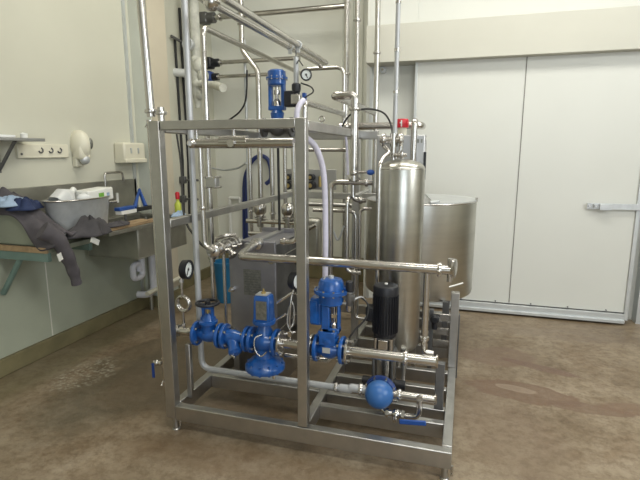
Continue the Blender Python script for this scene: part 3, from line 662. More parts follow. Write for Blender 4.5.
# ---------------------------------------------------------------- actuated valve helper
def bolts(b, c, a, R, n, r=.006, l=.02, ph=.4):
    a = V(a).normalized(); u, w_ = frame_of(a); c = V(c)
    for k in range(n):
        t_ = 2 * math.pi * k / n + ph; q = c + (u * math.cos(t_) + w_ * math.sin(t_)) * R; b.cyl(q - a * l / 2, q + a * l / 2, r, n=6)
    return b
def bolts_on(par, m, c, a, R, n, r=.006, l=.02, ph=.4):
    a = V(a).normalized(); u, w_ = frame_of(a); c = V(c)
    for k in range(n):
        t_ = 2 * math.pi * k / n + ph; q = c + (u * math.cos(t_) + w_ * math.sin(t_)) * R
        MB().cyl(q - a * l / 2, q + a * l / 2, r, n=6).build('bolt', M[m], par)
def flange(b, c, a, R, th): 
    a = V(a).normalized(); c = V(c); return b.lathe(c - a * th / 2, a, [(0, R * .97), (th * .15, R), (th * .85, R), (th, R * .97)], 32)
# top control valve
c = at(277, 93, Y=3.35); zt = slide(c, 'z', py=70).z; zb = slide(c, 'z', py=109).z
t = thing('top_control_valve', 'blue pneumatic control valve standing above the frame top rail', 'valve', V((c.x, c.y, zb - .08)))
h = zt - zb
MB().lathe((c.x, c.y, zt - .11), (0, 0, 1), [(0, .055), (.01, .066), (.045, .066), (.045, .078), (.06, .078), (.06, .066), (.10, .064), (.11, .05)], 28).build('actuator', M['blue'], t)
bolts_on(t, 'steel', (c.x, c.y, zt - .058), (0, 0, 1), .073, 12, .005, .026)
MB().span(c.x - .062, c.x - .036, c.y - .02, c.y + .02, zb + .01, zt - .10).span(c.x + .036, c.x + .062, c.y - .02, c.y + .02, zb + .01, zt - .10).span(c.x - .062, c.x + .062, c.y - .025, c.y + .025, zb - .01, zb + .02).build('yoke', M['blue'], t, bevel=.005)
MB().cyl((c.x, c.y, zb), (c.x, c.y, zt - .1), .011).lathe((c.x, c.y, zb + .02), (0, 0, 1), [(0, .028), (.03, .028), (.05, .014)]).cyl((c.x, c.y, zb + .10), (c.x, c.y, zb + .13), .022).build('stem', M['steel'], t)
MB().lathe((c.x, c.y, zb - .09), (0, 0, 1), [(0, .065), (.02, .065), (.025, .045), (.06, .05), (.08, .035)]).build('bonnet', M['blue'], t)
MB().cyl((c.x - .13, c.y, zb - .13), (c.x + .13, c.y, zb - .13), .035).lathe((c.x - .115, c.y, zb - .13), (1, 0, 0), [(0, .07), (.018, .07)]).lathe((c.x + .10, c.y, zb - .13), (1, 0, 0), [(0, .07), (.018, .07)]).ball((c.x, c.y, zb - .13), .065).build('valve_body', M['darksteel'], t)
p = at(292, 99, Y=3.33)
MB().box(p, (.10, .07, .11)).build('positioner', M['black'], t, bevel=.01)
p = at(296, 57, Y=3.3); p2 = slide(p, 'z', py=83)
t = thing('air_filter_regulator', 'pale vertical air filter regulator with black knob beside the top control valve', 'regulator', p2)
MB().lathe(p2, (0, 0, 1), [(0, .016), (.01, .018), (p.z - p2.z, .018)]).build('tube_body', M['palepipe'], t)
MB().cyl(p, p + V((0, 0, .08)), .004).build('mast', M['darksteel'], t)
MB().lathe(p2 + V((0, 0, -.06)), (0, 0, 1), [(0, .028), (.02, .032), (.05, .032), (.06, .02)]).build('knob', M['black'], t)
MB().box(p2 + V((0, 0, -.11)), (.07, .05, .07)).build('regulator_body', M['steel'], t, bevel=.008)
MB().span(p2.x + .05, p2.x + .07, p2.y - .02, p2.y + .02, p2.z - .15, p2.z - .07).build('blue_clip', M['blueplastic'], t)
def gauge(p, R, label, axis=(0, -1, 0), needle=.6, stem=None, name='pressure_gauge'):
    a = V(axis).normalized(); t = thing(name, label, 'gauge', p)
    MB().lathe(V(p), a, [(0, R * .6), (.004, R * .95), (.035, R), (.042, R), (.044, R * .80), (.034, R * .78)], 32).build('case', M['black'], t)
    d = MB().cyl(V(p) + a * .030, V(p) + a * .035, R * .77, n=32).build('dial', M['dial'], t)
    u, w_ = frame_of(a); q = V(p) + a * .037
    nd = (u * math.cos(needle) + w_ * math.sin(needle))
    MB().tube([q - nd * R * .2, q + nd * R * .62], .003, 6).cyl(q - a * .001, q + a * .003, .007).build('needle', M['rubber'], t)
    b = MB()
    for k in range(11):
        t_ = needle + .5 + k * .45; e = u * math.cos(t_) + w_ * math.sin(t_); b.tube([q - a * .0015 + e * R * .66, q - a * .0015 + e * R * .78], .0016, 4)
    b.build('scale_marks', M['rubber'], d)
    return t
p = at(306.5, 75.5, Y=3.3); gauge(p, .040, 'small round black gauge beside the air filter above the frame', axis=(.25, -1, 0), needle=2)
pipe('black air tube curling from the small gauge to the air filter', smooth_path([at(303, 66, Y=3.3), at(299, 60, Y=3.28)]) + smooth_path([at(299, 60, Y=3.28), at(296.5, 64, Y=3.27)]), .004, 'rubber', name='air_tube', cat='tube', fit=False, n=8)
pipe('black air tube looping right of the air filter below the gauge', smooth_path([at(301, 83, Y=3.3), at(311, 87, Y=3.25), at(313, 92, Y=3.25), at(306, 97, Y=3.25), at(299, 104, Y=3.25), at(296, 112, Y=3.3)]), .005, 'rubber', name='air_tube', cat='tube', fit=False, n=8)
# K, L
a = at(308, 69, Y=4.2)
b1 = slide(a, 'x', px=344)
pipe('slim steel pipe bending over right of the small gauge and dropping behind the frame', [a, b1, slide(b1, 'z', py=128)], .017, bend=.07, name='slim_pipe')
a = at(304.5, 122, Y=2.95); b = slide(a, 'z', py=102)
pipe('steel pipe arching over the middle post and running back over the frame', [a + V((0, 0, -.12)), b, slide(b, 'y', px=343)], .020, bend=.05, name='arched_pipe')
pipe('white braided hose curving up beside the arched steel pipe', smooth_path([at(297, 124, Y=2.85), at(297, 112, Y=2.85), at(300, 104, Y=2.87), at(304, 100, Y=2.9)]), .017, 'hose', name='white_hose', cat='hose', fit=False)
p = at(322, 119, Y=3.3); tag(MB().ring(p, (0, -1, 0), .018, .004).cyl(p + V((0, 0, -.06)), p + V((0, 0, -.018)), .004).build('lifting_eye', M['steel']), 'small steel ring standing on the frame rail right of the middle post', 'ring')
# big lilac hose
pipe('thick lilac white hose bending down from the top of the middle post', smooth_path([at(302, 138, Y=2.52), at(309, 140, Y=2.55), at(318, 152, Y=2.6), at(324, 178, Y=2.66), at(325.5, 230, Y=2.7), at(325, 290, Y=2.72), at(324, 352, Y=2.74)], 10), .017, 'hose', name='lilac_hose', cat='hose', fit=False)
# M verticals
for k, (px, py, top, botm, r, Yy, lab) in enumerate((
        (346.5, 60, -15, 262, .026, 4.7, 'tall steel pipe from the ceiling, left of the pair by the hairpin bend'),
        (357, 50, -15, 100, .024, 4.6, 'tall steel pipe from the ceiling, right of the pair by the hairpin bend'),
        (377, 55, -15, 200, .024, 4.5, 'tall steel pipe from the ceiling just left of the cool room header end'))):
    a = at(px, py, Y=Yy); pipe(lab, [slide(a, 'z', py=top), slide(a, 'z', py=botm)], r, clamps=((0, .30),), name='ceiling_pipe')
a = at(396.5, 70, Y=3.03)
vx = a.x
pipe('slim pale jointed pipe dropping from the ceiling onto the upright vessel', [slide(a, 'z', py=-15), slide(a, 'z', py=140)], .014, 'palepipe', name='vent_pipe')
for py in (2, 50, 92):
    q = slide(a, 'z', py=py); 
    tag(MB().cyl(q + V((0, 0, -.008)), q + V((0, 0, .008)), .0165).build('pipe_coupling', M['steel']), {2: 'highest coupling ring on the slim pale pipe above the vessel', 50: 'middle coupling ring on the slim pale pipe above the vessel', 92: 'lowest coupling ring on the slim pale pipe above the vessel'}[py], 'coupling', 'coupling rings on the vent pipe')
# N hairpin
a = at(354, 175, Y=3.0); b = slide(a, 'z', py=95); c2 = slide(b, 'x', px=334)
pipe('thick steel pipe with hairpin bend above the frame, left of the upright vessel', [slide(a, 'z', py=181), b, c2, slide(c2, 'y', px=374)], .025, bend=.035, clamps=((0, .84), (0, .03)), name='hairpin_pipe')
# O and vertical at cabinet
a = at(340, 126.5, Y=3.58); b = slide(a, 'x', px=421)
pipe('horizontal steel pipe passing behind the red cap, ending in an elbow over the cabinet', [a, b, b + V((0, .12, -.0))], .026, clamps=((0, .1), (0, .2)), name='cross_pipe', bend=.05)
a = at(414.5, 122, Y=3.24)
pipe('steel pipe rising at the right side of the vessel head', [slide(a, 'z', py=121) + V((0,.06,0)), slide(a, 'z', py=121), V((a.x, a.y, 1.0))], .020, name='side_pipe', bend=.05)
a = at(309, 150, Y=3.6); pipe('thin steel tube along the rear top rail, right of the middle post', [a, slide(a, 'x', px=346)], .014, name='rail_tube', cat='tube')
# rails behind, right upper
p = at(349, 131, Y=3.1)
# cabinet
x0, x1 = at(376, 180, Y=3.27).x, at(423.5, 180, Y=3.27).x; zt = at(400, 135, Y=3.27).z
CB = thing('control_cabinet', 'pale stainless control cabinet behind the upright vessel', 'cabinet', ((x0 + x1) / 2, 3.35, 1.25))
MB().span(x0, x1, 3.27, 3.39, 1.25, zt).build('body', M['sheet'], CB, bevel=.006)
MB().span(x1, x1 + .004, 3.285, 3.375, 1.28, zt - .03).build('door', M['sheet'], CB, bevel=.002)
MB().span(x1 - .004, x1 + .012, 3.255, 3.27, 1.42, 1.60).build('hinge_strip', M['black'], CB)
for px in (415, 418.5, 422): p = at(px, 141, Y=3.27); MB().span(p.x - .008, p.x + .004, 3.266, 3.27, p.z - .012, p.z + .012).build('label_plate', M['plate'], CB)
for xx in (x0 + .03, x1 - .05): MB().span(xx, xx + .03, 3.39, 3.42, 0, 1.5).build('support_leg', M['frame'], CB)
p = at(402, 134, Y=3.33); p.z = zt
t = thing('emergency_button', 'red capped round button with white mark on top of the cabinet', 'button', p)
MB().cyl(p, p + V((0, 0, .05)), .030).build('base', M['cream'], t)
zr = slide(p, 'z', py=119).z
MB().lathe(p + V((0, 0, .05)), (0, 0, 1), [(0, .043), (zr - zt - .06, .043), (zr - zt - .05, .036)]).build('cap', M['red'], t)
MB().span(p.x - .004, p.x + .004, p.y - .046, p.y - .042, p.z + .055, zr - .01).span(p.x-.012,p.x+.004,p.y-.0455,p.y-.0425,zr-.03,zr-.022).build('white_mark', M['white'], t)
pipe('black cable arching from the frame over to the red button', smooth_path([at(341, 128, Y=3.2), at(350, 115, Y=3.2), at(365, 109, Y=3.2), at(382, 112, Y=3.2), at(390, 122, Y=3.2), at(393, 136, Y=3.15)]), .006, 'rubber', name='arched_cable', cat='cable', fit=False, n=8)
pipe('thin clear hose curving down from the rear frame rail', smooth_path([at(340, 126, Y=3.1), at(345, 134, Y=3.1), at(347, 150, Y=3.1), at(348, 175, Y=3.1)]), .008, 'hose', name='clear_hose', cat='hose', fit=False, n=8)

# ---------------------------------------------------------------- vessel
vY = 3.0
xa, xb = at(377.5, 260, Y=vY).x, at(422, 260, Y=vY).x; vr = (xb - xa) / 2 * .985; vc = V(((xa + xb) / 2, vY, 0))
z1 = at(400, 169.5, Y=vY - vr).z; z0 = .33
VS = thing('pressure_vessel', 'tall upright brushed stainless cylinder with domed top in the middle of the skid', 'vessel', (vc.x, vY, z0))
pf = [(0, vr * .5), (.02, vr * .86), (.05, vr)] + [(z1 - z0 - .001, vr)] + [(z1 - z0 + vr * .42 * math.sin(k * math.pi / 16), vr * math.cos(k * math.pi / 16)) for k in range(1, 8)]
MB().lathe((vc.x, vY, z0), (0, 0, 1), pf, 64).build('shell', M['vessel'], VS)
MB().ring((vc.x, vY, z1), (0, 0, 1), vr, .0025, m=64).build('weld_seam', M['steel'], VS)
for k in range(3):
    q = V((vc.x + (-.06, .06, 0)[k], vY + (-.128, -.128, .09)[k], .165)); MB().cyl(q, q + V((0, 0, .22)), .016).build('leg', M['frame'], VS)
zn = z1 + vr * .42
hx = vx
MB().cyl((hx, vY, zn - .03), (hx, vY, at(395, 146, Y=vY).z), .017).lathe((hx, vY, zn + .01), (0, 0, 1), [(0, .02), (.004, .03), (.016, .03), (.02, .02)]).build('neck', M['steel'], VS)
zc_ = at(395, 140, Y=vY).z
t = thing('vessel_head_fitting', 'bright steel clamped tee on top of the vessel neck', 'pipe fitting', (hx, vY, zc_))
q = MB().cyl((hx - .085, vY, zc_), (hx + .06, vY, zc_), .021).cyl((hx, vY, zc_ - .04), (hx, vY, zc_ + .04), .024)
q.build('tee', M['steel'], t)
for dx in (-.06, .045): q = MB(); clampring(q, (hx + dx, vY, zc_), (1, 0, 0), .029); q.build('clamp', M['steel'], t)
p = V((hx + .045, vY - .01, zc_ - .04)); MB().tube(fillet([p + V((0, 0, .04)), p + V((0, 0, -.02)), p + V((-.03, 0, -.07))], .02), .012).build('side_tube', M['steel'], t)
p = at(402, 155, Y=vY - .03)
t = thing('air_vent_valve', 'small steel vent valve on the vessel dome', 'valve', p)
MB().cyl(p + V((-.05, 0, 0)), p + V((.03, 0, 0)), .011).lathe(p + V((0, 0, -.025)), (0, 0, 1), [(0, .010), (.015, .014), (.035, .014), (.04, .008)]).build('valve_body', M['steel'], t)
# pipe Y at vessel left
a = at(378, 240, Y=2.84); b = slide(a, 'z', py=165)
pipe('steel pipe rising close along the left side of the vessel to its head fitting', [slide(a, 'z', py=335), b, at(383, 158, Y=2.9), at(390, 152, Y=2.96), V((hx - .075, vY, zc_ - .02))], .013, bend=.04, name='vessel_pipe')
# ---------------------------------------------------------------- buffer tank
tY = 3.9; xa, xb = at(365, 260, Y=tY).x, at(475.5, 260, Y=tY).x; tr = (xb - xa) / 2 * .965; tcx = (xa + xb) / 2
zt = at(421, 205, Y=tY - tr).z; zb = at(421, 304, Y=tY - tr).z
TK = thing('buffer_tank', 'wide round stainless steel tank with hinged half lid behind the vessel', 'tank', (tcx, tY, zb))
MB().lathe((tcx, tY, zb), (0, 0, 1), [(0, tr * .9), (.012, tr * .985), (.03, tr), (zt - zb, tr), (zt - zb, tr - .006), (.05, tr - .006)], 96).build('shell', M['vessel'], TK)
MB().ring((tcx, tY, zt), (0, 0, 1), tr, .007, m=96).build('rim', M['steel'], TK)
ld = MB(); n = 40; ring_ = [V((tcx + tr * .99 * math.cos(a_), tY + tr * .99 * math.sin(a_), zt + .012)) for a_ in [-math.pi * .40 + math.pi * .9 * k / n for k in range(n + 1)]]
ld.v = ring_ + [p - V((0, 0, .008)) for p in ring_]; m_ = n + 1
ld.f.append(list(range(m_))); ld.f.append(list(range(m_, 2 * m_))[::-1])
for k in range(m_): l = (k + 1) % m_; ld.f.append([k, m_ + k, m_ + l, l])
LD = ld.build('half_lid', M['alu'], TK)
ld2 = MB(); ring2 = [V((tcx + tr * .99 * math.cos(a_), tY + tr * .99 * math.sin(a_), zt + .004)) for a_ in [math.pi * .47 + math.pi * 1.16 * k / n for k in range(n + 1)]]
ld2.v = ring2 + [p - V((0, 0, .008)) for p in ring2]
ld2.f = [list(f) for f in ld.f]; ld2.build('rear_lid', M['sheet'], TK)
p = at(434, 204, Y=tY - tr + .02); p.z = zt + .02
MB().tube([p + V((-.03, -.01, -.004)), p + V((.03, .05, .004))], .013).build('lid_handle', M['alu'], TK)
p = V((tcx + tr * .99, tY - .05, zt)); MB().cyl(p, p + V((0, 0, .03)), .010).build('lid_latch', M['steel'], TK)
MB().tube([at(449, 287, Y=tY - tr + .03), at(463, 283, Y=tY - tr + .08)], .006).build('level_pointer', M['white'], TK)
for (dx, dy) in ((-.24, -.375), (.24, -.375), (-.24, .20), (.24, .20)):
    MB().span(tcx + dx - .02, tcx + dx + .02, tY + dy - .02, tY + dy + .02, .165 if tcx+dx<.03 else .0, zb + .02).build('leg', M['darksteel'], TK)
# shelves of steel trays seen below the tank
for k, py in enumerate((314, 332, 348)):
    p = at(440, py, Y=3.30); 
# ladder like brackets below the tank
t = thing('tank_support', 'ladder like stack of bright steel brackets under the tank behind the right frame post', 'bracket', (-.12, 3.3, .165))
lx0, lx1 = at(433, 330, Y=3.36).x, at(452, 330, Y=3.36).x
for k, (ya, yb_) in enumerate(((314, 321), (328, 335), (340, 348))):
    za, zb_ = at(440, ya, Y=3.36).z, at(440, yb_, Y=3.36).z
    MB().span(lx0, lx1 + .03, 3.36, 3.38, zb_, za)  .build('rung', M['steel'], t, bevel=.003)
MB().span(lx0 - .03, lx0, 3.36, 3.40, 0, zb).span(lx1 + .03, lx1 + .05, 3.36, 3.40, .0, zb - .02).build('upright', M['darksteel'], t, bevel=.003)
p = at(435, 318, Y=3.33); tag(MB().lathe(p, (0, -1, 0), [(0, .03), (.04, .03), (.05, .02)]).cyl(p, p + V((0, 0, -.08)), .02).build('outlet_fitting', M['black']), 'small black outlet fitting under the tank beside the slim down pipe', 'pipe fitting')

# ---------------------------------------------------------------- S, T, U pipes
a = at(330.5, 260, Y=3.0); b = slide(a, 'z', py=182); e = slide(b, 'x', px=373)
pipe('steel pipe bending right to the blue knobbed valve, left of the vessel', [slide(a, 'z', py=345), b, e], .017, bend=.05, clamps=((1, .85),), name='bent_pipe')
a = at(347, 240, Y=3.03); b = slide(a, 'z', py=198); c3 = slide(a, 'z', py=272)
pipe('steel pipe running back from a bend and dropping behind the long cross pipe', [slide(b, 'y', px=368), b, c3, slide(c3, 'x', px=361)], .014, bend=.045, clamps=((2, .5),), name='bent_pipe')
a = at(313, 210, Y=3.2); b = slide(a, 'x', px=356); c3 = slide(b, 'z', py=318)
pipe('slim steel pipe bending down between two larger pipes and turning right beside the motor', [a, b, c3, slide(c3, 'x', px=372)], .012, bend=.05, clamps=((1, .52),), name='slim_pipe')
a = at(372, 209, Y=3.23); b = slide(a, 'x', px=360)
pipe('short steel pipe bending down next to the slim pipe left of the tank', [a, b, slide(b, 'z', py=272)], .011, bend=.04, name='slim_pipe')
p = at(354, 173, Y=2.97); 
t = thing('ball_valve', 'small steel ball valve with round blue knob left of the vessel', 'valve', p)
MB().ball(p, .024).cyl(p + V((0, 0, -.05)), p + V((0, 0, .04)), .018).build('valve_body', M['steel'], t)
q = slide(p, 'x', px=369); MB().cyl(p + V((0, 0, .005)), q + V((0, 0, .005)), .007).build('lever', M['steel'], t)
MB().ball(q + V((0.01, 0, .005)), .018, sc=(1.4, 1, 1)).build('knob', M['blueplastic'], t)
a = at(353, 198, Y=3.1); pipe('short curved steel tube below the blue knobbed valve', [slide(a, 'z', py=178), slide(a, 'z', py=200), slide(slide(a, 'z', py=200), 'x', px=366)], .016, bend=.04, name='curved_tube', cat='tube', clamps=((1, .6),))
# small rounded box behind the middle post
a = at(306, 217, Y=4.4); b = at(322, 257, Y=4.4)
tag(MB().span(a.x, b.x, 4.3, 4.42, b.z, a.z).build('balance_box', M['benchsteel'], bevel=.03), 'small rounded grey steel box behind the middle frame post', 'box')
a = at(308, 229, Y=3.9); 
pipe('short angled steel tube in front of the small rounded box', [a, at(316, 225, Y=3.9)], .018, name='angled_tube', cat='tube')
a = at(302, 204, Y=4.0); pipe('steel tube running across behind the lilac hose', [a, slide(a, 'x', px=352)], .018, 'frame', name='cross_tube', cat='tube')
a = at(302, 195, Y=4.32); tag(MB().span(a.x, at(378, 195, Y=4.32).x, 4.32, 4.36, a.z - .03, a.z + .03).build('rear_rail', M['frame'], bevel=.003), 'flat steel bar along the back of the skid below the knob plate', 'bar')
pipe('thin pale hose hanging in a V behind the bent pipes', smooth_path([at(333, 230, Y=3.6), at(338, 240, Y=3.6), at(344, 226, Y=3.6)], 6), .008, 'galv', name='thin_hose', cat='hose', fit=False, n=8)

# ---------------------------------------------------------------- heat exchanger
hY = 2.78; x0, x1 = at(230.5, 300, Y=hY).x, at(276, 300, Y=hY).x; zt = at(250, 241, Y=hY).z
HX = thing('plate_heat_exchanger', 'grey steel plate heat exchanger block with nameplate behind the front valves', 'heat exchanger', ((x0 + x1) / 2, 3.0, .3))
hxm = M['hx']
MB().span(x0, x1, hY, hY + .025, .30, zt).build('front_plate', hxm, HX, bevel=.003)
MB().span(x0, x1, 3.33, 3.355, .30, zt).build('rear_plate', hxm, HX, bevel=.003)
b = MB()
for k in range(26): y = hY + .05 + k * .0185; b.span(x0 + .025, x1 - .025, y, y + .011, .36, zt - .045)
b.build('plate_pack', M['darksteel'], HX)
MB().span(x1 - .022, x1 - .012, hY + .03, 3.33, .34, zt - .03).build('side_shroud', M['darksteel'], HX, bevel=.002)
MB().span(x0 + .01, x1 - .012, hY + .03, 3.33, zt - .04, zt - .03).build('top_shroud', M['hx'], HX, bevel=.002)
MB().span(x0 + .13, x0 + .18, hY - .04, 3.4, zt - .035, zt - .01).build('carrying_bar', M['sheet'], HX, bevel=.003)
for xx, zz in ((x0 + .02, zt - .33), (x1 - .02, zt - .12), (x0 + .02, .42), (x1 - .02, .42)):
    MB().cyl((xx, hY - .05, zz), (xx, 3.38, zz), .009).lathe((xx, hY, zz), (0, -1, 0), [(0, .02), (.02, .02)], 6).build('tie_rod', M['steel'], HX)
for xx in (x0 + .03, x1 - .03): MB().span(xx - .02, xx + .02, hY, 3.35, 0, .30).build('support', M['frame'], HX)
p0, p1 = at(243.5, 269, Y=hY), at(261.5, 296, Y=hY)
NP = MB().span(p0.x, p1.x, hY - .003, hY, p1.z, p0.z).build('nameplate', M['plate'], HX)
rnd = random.Random(4)
b = MB()
for k in range(9):
    z = p0.z - .012 - k * (p0.z - p1.z - .02) / 9; xx = p0.x + .008
    while xx < p1.x - .02:
        l = rnd.uniform(.008, .025); b.span(xx, min(xx + l, p1.x - .006), hY - .0045, hY - .003, z - .004, z); xx += l + .006
b.build('nameplate_lines', M['darksteel'], NP)
# ---------------------------------------------------------------- long cross pipe W
n2 = at(259, 248, Y=hY); n1 = at(239, 250, Y=hY)
w0 = V((n2.x, 2.44, n2.z)); we = at(447, 268.5, Y=2.42)
w0 = at(240, 257.5, Y=2.44)
zW = (w0.z + we.z) / 2
zN = zW
W0 = V((w0.x + .03, 2.43, zW))
n2 = V((n2.x, hY, zW + .02)); n1 = V((n1.x, hY, zW + .015))
wo = pipe('long polished steel pipe crossing the whole skid from the heat exchanger to the right end', [n2 + V((0, 0, 0)), V((n2.x, 2.62, zW + .0)), V((W0.x - .02, 2.43, zW)), V((we.x - .02, 2.43, zW))], .025, bend=.05, clamps=((2, .985),), name='long_cross_pipe')
MB().lathe((n2.x, hY - .06, zW + .01), (0, 1, 0), [(0, .03), (.004, .04), (.02, .042), (.03, .034), (.06, .034)]).build('nozzle_nut', M['steel'], wo)
e = V((we.x - .005, 2.43, zW))
t = thing('end_elbow', 'polished steel flanged tee clamped on the right end of the long cross pipe', 'pipe fitting', e)
MB().cyl(e + V((-.02, 0, 0)), e + V((.035, 0, 0)), .024).cyl(e + V((.02, 0, -.06)), e + V((.02, 0, .06)), .014).build('elbow', M['steel'], t)
MB().lathe(e + V((.03, 0, .012)), (1, -.25, 0), [(0, .03), (.004, .048), (.014, .048), (.018, .03)]).build('end_flange', M['steel'], t)
# X down pipe
a = at(427, 274, Y=2.45); b = V((a.x, a.y, slide(a, 'z', py=352).z))
pipe('steel pipe dropping from the long cross pipe to the lower line at the right', [V((a.x, a.y, zW)), b, b + V((.05, 0, -.005))], .017, bend=.05, clamps=((0, .83),), name='drop_pipe')
# ---------------------------------------------------------------- three way fitting left of the exchanger
tz = n1.z; B_ = slide(n1, 'y', px=214)
t = thing('three_way_fitting', 'polished steel tube with round end cap and clamps left of the heat exchanger', 'pipe fitting', B_)
MB().cyl(n1, B_, .026).build('body_tube', M['steel'], t)
MB().lathe((n1.x, hY - .06, tz), (0, 1, 0), [(0, .03), (.004, .042), (.02, .044), (.03, .034), (.06, .034)]).build('nozzle_nut', M['steel'], t)
for f in (.30, .52, .82):
    q = MB(); clampring(q, n1.lerp(B_, f), (0, 1, 0), .029); q.build('clamp', M['steel'], t)
MB().lathe(B_, (0, -1, 0), [(-.01, .030), (.0, .040), (.014, .042), (.022, .034), (.03, .018)]).build('end_cap', M['steel'], t)
m2_ = n1.lerp(B_, .52)
MB().tube(fillet([m2_ + V((-.03, 0, 0)), m2_ + V((-.075, 0, .0)), m2_ + V((-.075, -.0, .04)), m2_ + V((-.0, 0, .065)), m2_ + V((.03, .06, .06))], .03), .012).build('bypass_tube', M['steel'], t)
MB().cyl(m2_, m2_ + V((.055, -.02, -.055)), .016).lathe(m2_ + V((.045, -.018, -.045)), (.7, -.25, -.7), [(0, .02), (.003, .03), (.016, .03), (.02, .02)]).build('plug', M['steel'], t)
for px, py, f, lab in ((211.5, 298, .93, 'slim steel tube dropping from the end of the three way fitting behind the hand wheel'), (223.5, 327, .62, 'slim steel tube dropping from the three way fitting to the strainer')):
    a = n1.lerp(B_, f); a = slide(V((a.x, a.y, tz - .02)), 'x', px=px); pipe(lab, [a, slide(a, 'z', py=py)], .010, name='slim_tube', cat='tube')
# blue bin behind
a = at(225, 292, Y=4.5); 
t = thing('blue_bin', 'round teal blue plastic bin on the floor behind the heat exchanger', 'bin', (at(227, 280, Y=4.55).x, 4.55, 0))
c4 = V(t.location); hgt = at(225, 262, Y=4.5).z
MB().lathe(c4, (0, 0, 1), [(0, .11), (hgt - .03, .135), (hgt - .03, .145), (hgt, .145), (hgt, .13), (.02, .105)], 32).build('bin_body', M['bluebin'], t)

# ================================================================ FRONT LINE
LY = 2.38
L0 = at(174, 333, Y=LY); zL = (L0.z + at(437, 358, Y=LY).z) / 2
def lx(px):
    p = slide(V((-1, LY, zL)), 'x', px=px); return p.x
EX = V((1, 0, 0)); EZ = V((0, 0, 1))
def P3(px, dz=0, dy=0): return V((lx(px), LY + dy, zL + dz))
# left stub with gauge tee
pipe('short polished steel stub at the left end of the front valve line', [P3(176), P3(196)], .024, name='pipe_stub', clamps=((0, .1),))
q = P3(184); MB_ = MB().cyl(q, q + V((0, 0, .06)), .009).lathe(q + V((0, 0, .035)), (0, 0, 1), [(0, .014), (.012, .014)], 6)
tag(MB_.build('gauge_tapping', M['steel']), 'small steel tapping under the left gauge loop', 'pipe fitting')
# gauge with siphon
gz = slide(q, 'z', py=304).z
sy = .0
SL = MB().cyl(q + V((0, 0, .05)), V((q.x, LY, gz - .045)), .0075).cyl(V((q.x, LY, gz + .045)), V((q.x, LY, gz + .11)), .0075).ring((q.x, LY + .002, gz), (.15, 1, 0), .046, .009).ring((q.x, LY + .016, gz), (.15, 1, .1), .046, .009)
tag(SL.build('siphon_loop', M['steel']), 'round steel siphon loop below the left gauge', 'tube')
gp = slide(q, 'z', py=270)
MBg = None
gt = gauge(V((q.x + .0, LY + .02, gp.z)), .058, 'round pressure gauge on a siphon loop at the left end of the valve line', axis=(1, .06, 0), needle=1.0)
MB().cyl((q.x, LY, gz + .10), (q.x, LY, gp.z - .05), .009).lathe((q.x, LY, gp.z - .075), (0, 0, 1), [(0, .014), (.022, .014)], 6).build('stem', M['steel'], gt)
# gate valve
def body_blob(b, c, rx, rz, L):
    return b.lathe(c - EX * L / 2, EX, [(0, rz * .62), (L * .15, rz * .66), (L * .32, rz * .95), (L * .5, rz * 1.05), (L * .68, rz * .95), (L * .85, rz * .66), (L, rz * .62)], 24)
xg0, xg1 = lx(197.5), lx(220.5); cg = V(((xg0 + xg1) / 2, LY, zL)); Lg = xg1 - xg0
GV = thing('gate_valve', 'blue flanged gate valve with black hand wheel, leftmost on the front line', 'valve', cg)
body_blob(MB(), cg, 0, .045, Lg).lathe(cg, EZ, [(0, .045), (.06, .042), (.075, .05)]).build('body', M['blue'], GV)
for xx in (xg0, xg1):
    f = flange(MB(), (xx, LY, zL), EX, .074, .018).build('flange', M['blue'], GV)
    bolts_on(f, 'steel', (xx, LY, zL), EX, .056, 4, .009, .045, .785)
zw = slide(cg, 'z', py=303).z - zL
MB().lathe(cg, EZ, [(.07, .055), (.085, .055), (.09, .04), (.11, .032), (.13, .02)]).build('bonnet', M['blue'], GV)
MB().span(cg.x - .036, cg.x - .022, LY - .012, LY + .012, zL + .10, zL + zw - .02).span(cg.x + .022, cg.x + .036, LY - .012, LY + .012, zL + .10, zL + zw - .02).span(cg.x - .036, cg.x + .036, LY - .014, LY + .014, zL + zw - .035, zL + zw - .015).span(cg.x - .04, cg.x + .04, LY - .02, LY + .02, zL + .09, zL + .11).build('yoke', M['blue'], GV, bevel=.003)
MB().cyl((cg.x, LY, zL + .1), (cg.x, LY, zL + zw + .01), .008).build('stem', M['brass'], GV)
b = MB().ring((cg.x, LY, zL + zw), EZ, .064, .0085)
for k in range(4): a_ = k * math.pi / 2 + .4; b.cyl((cg.x, LY, zL + zw - .006), (cg.x + .062 * math.cos(a_), LY + .062 * math.sin(a_), zL + zw), .006, n=8)
b.cyl((cg.x, LY, zL + zw - .015), (cg.x, LY, zL + zw + .012), .016).build('hand_wheel', M['black'], GV)
# strainer
xs0, xs1 = lx(225), lx(247.5); cs = V(((xs0 + xs1) / 2, LY, zL)); 
ST = thing('y_strainer', 'blue Y shaped strainer with slanting leg between the gate valve and pressure reducer', 'strainer', cs)
MB().lathe((xs0, LY, zL), EX, [(0, .036), (.03, .045), (.07, .042), (xs1 - xs0 - .03, .028), (xs1 - xs0, .03)]).cyl(cs + V((-.03, 0, 0)), cs + V((.018, -.055, -.055)), .032, .036).build('body', M['blue'], ST)
dd = V((.048, -.055, -.055)).normalized(); ce = cs + V((.018, -.055, -.055))
MB().lathe(ce, dd, [(0, .040), (.012, .040), (.018, .028), (.025, .02)]).build('cap', M['blue'], ST)
MB().tube([ce + dd * .02 + V((-.045, .0, .0)), ce + dd * .03 + V((0.0, -.01, -.012))], .007).build('drain_plug', M['steel'], ST)
for xx in (xs0 + .003, xs1 - .002):
    f = flange(MB(), (xx, LY, zL), EX, .074, .017).build('flange', M['blue'], ST)
    bolts_on(f, 'steel', (xx, LY, zL), EX, .056, 4, .009, .045, .785)
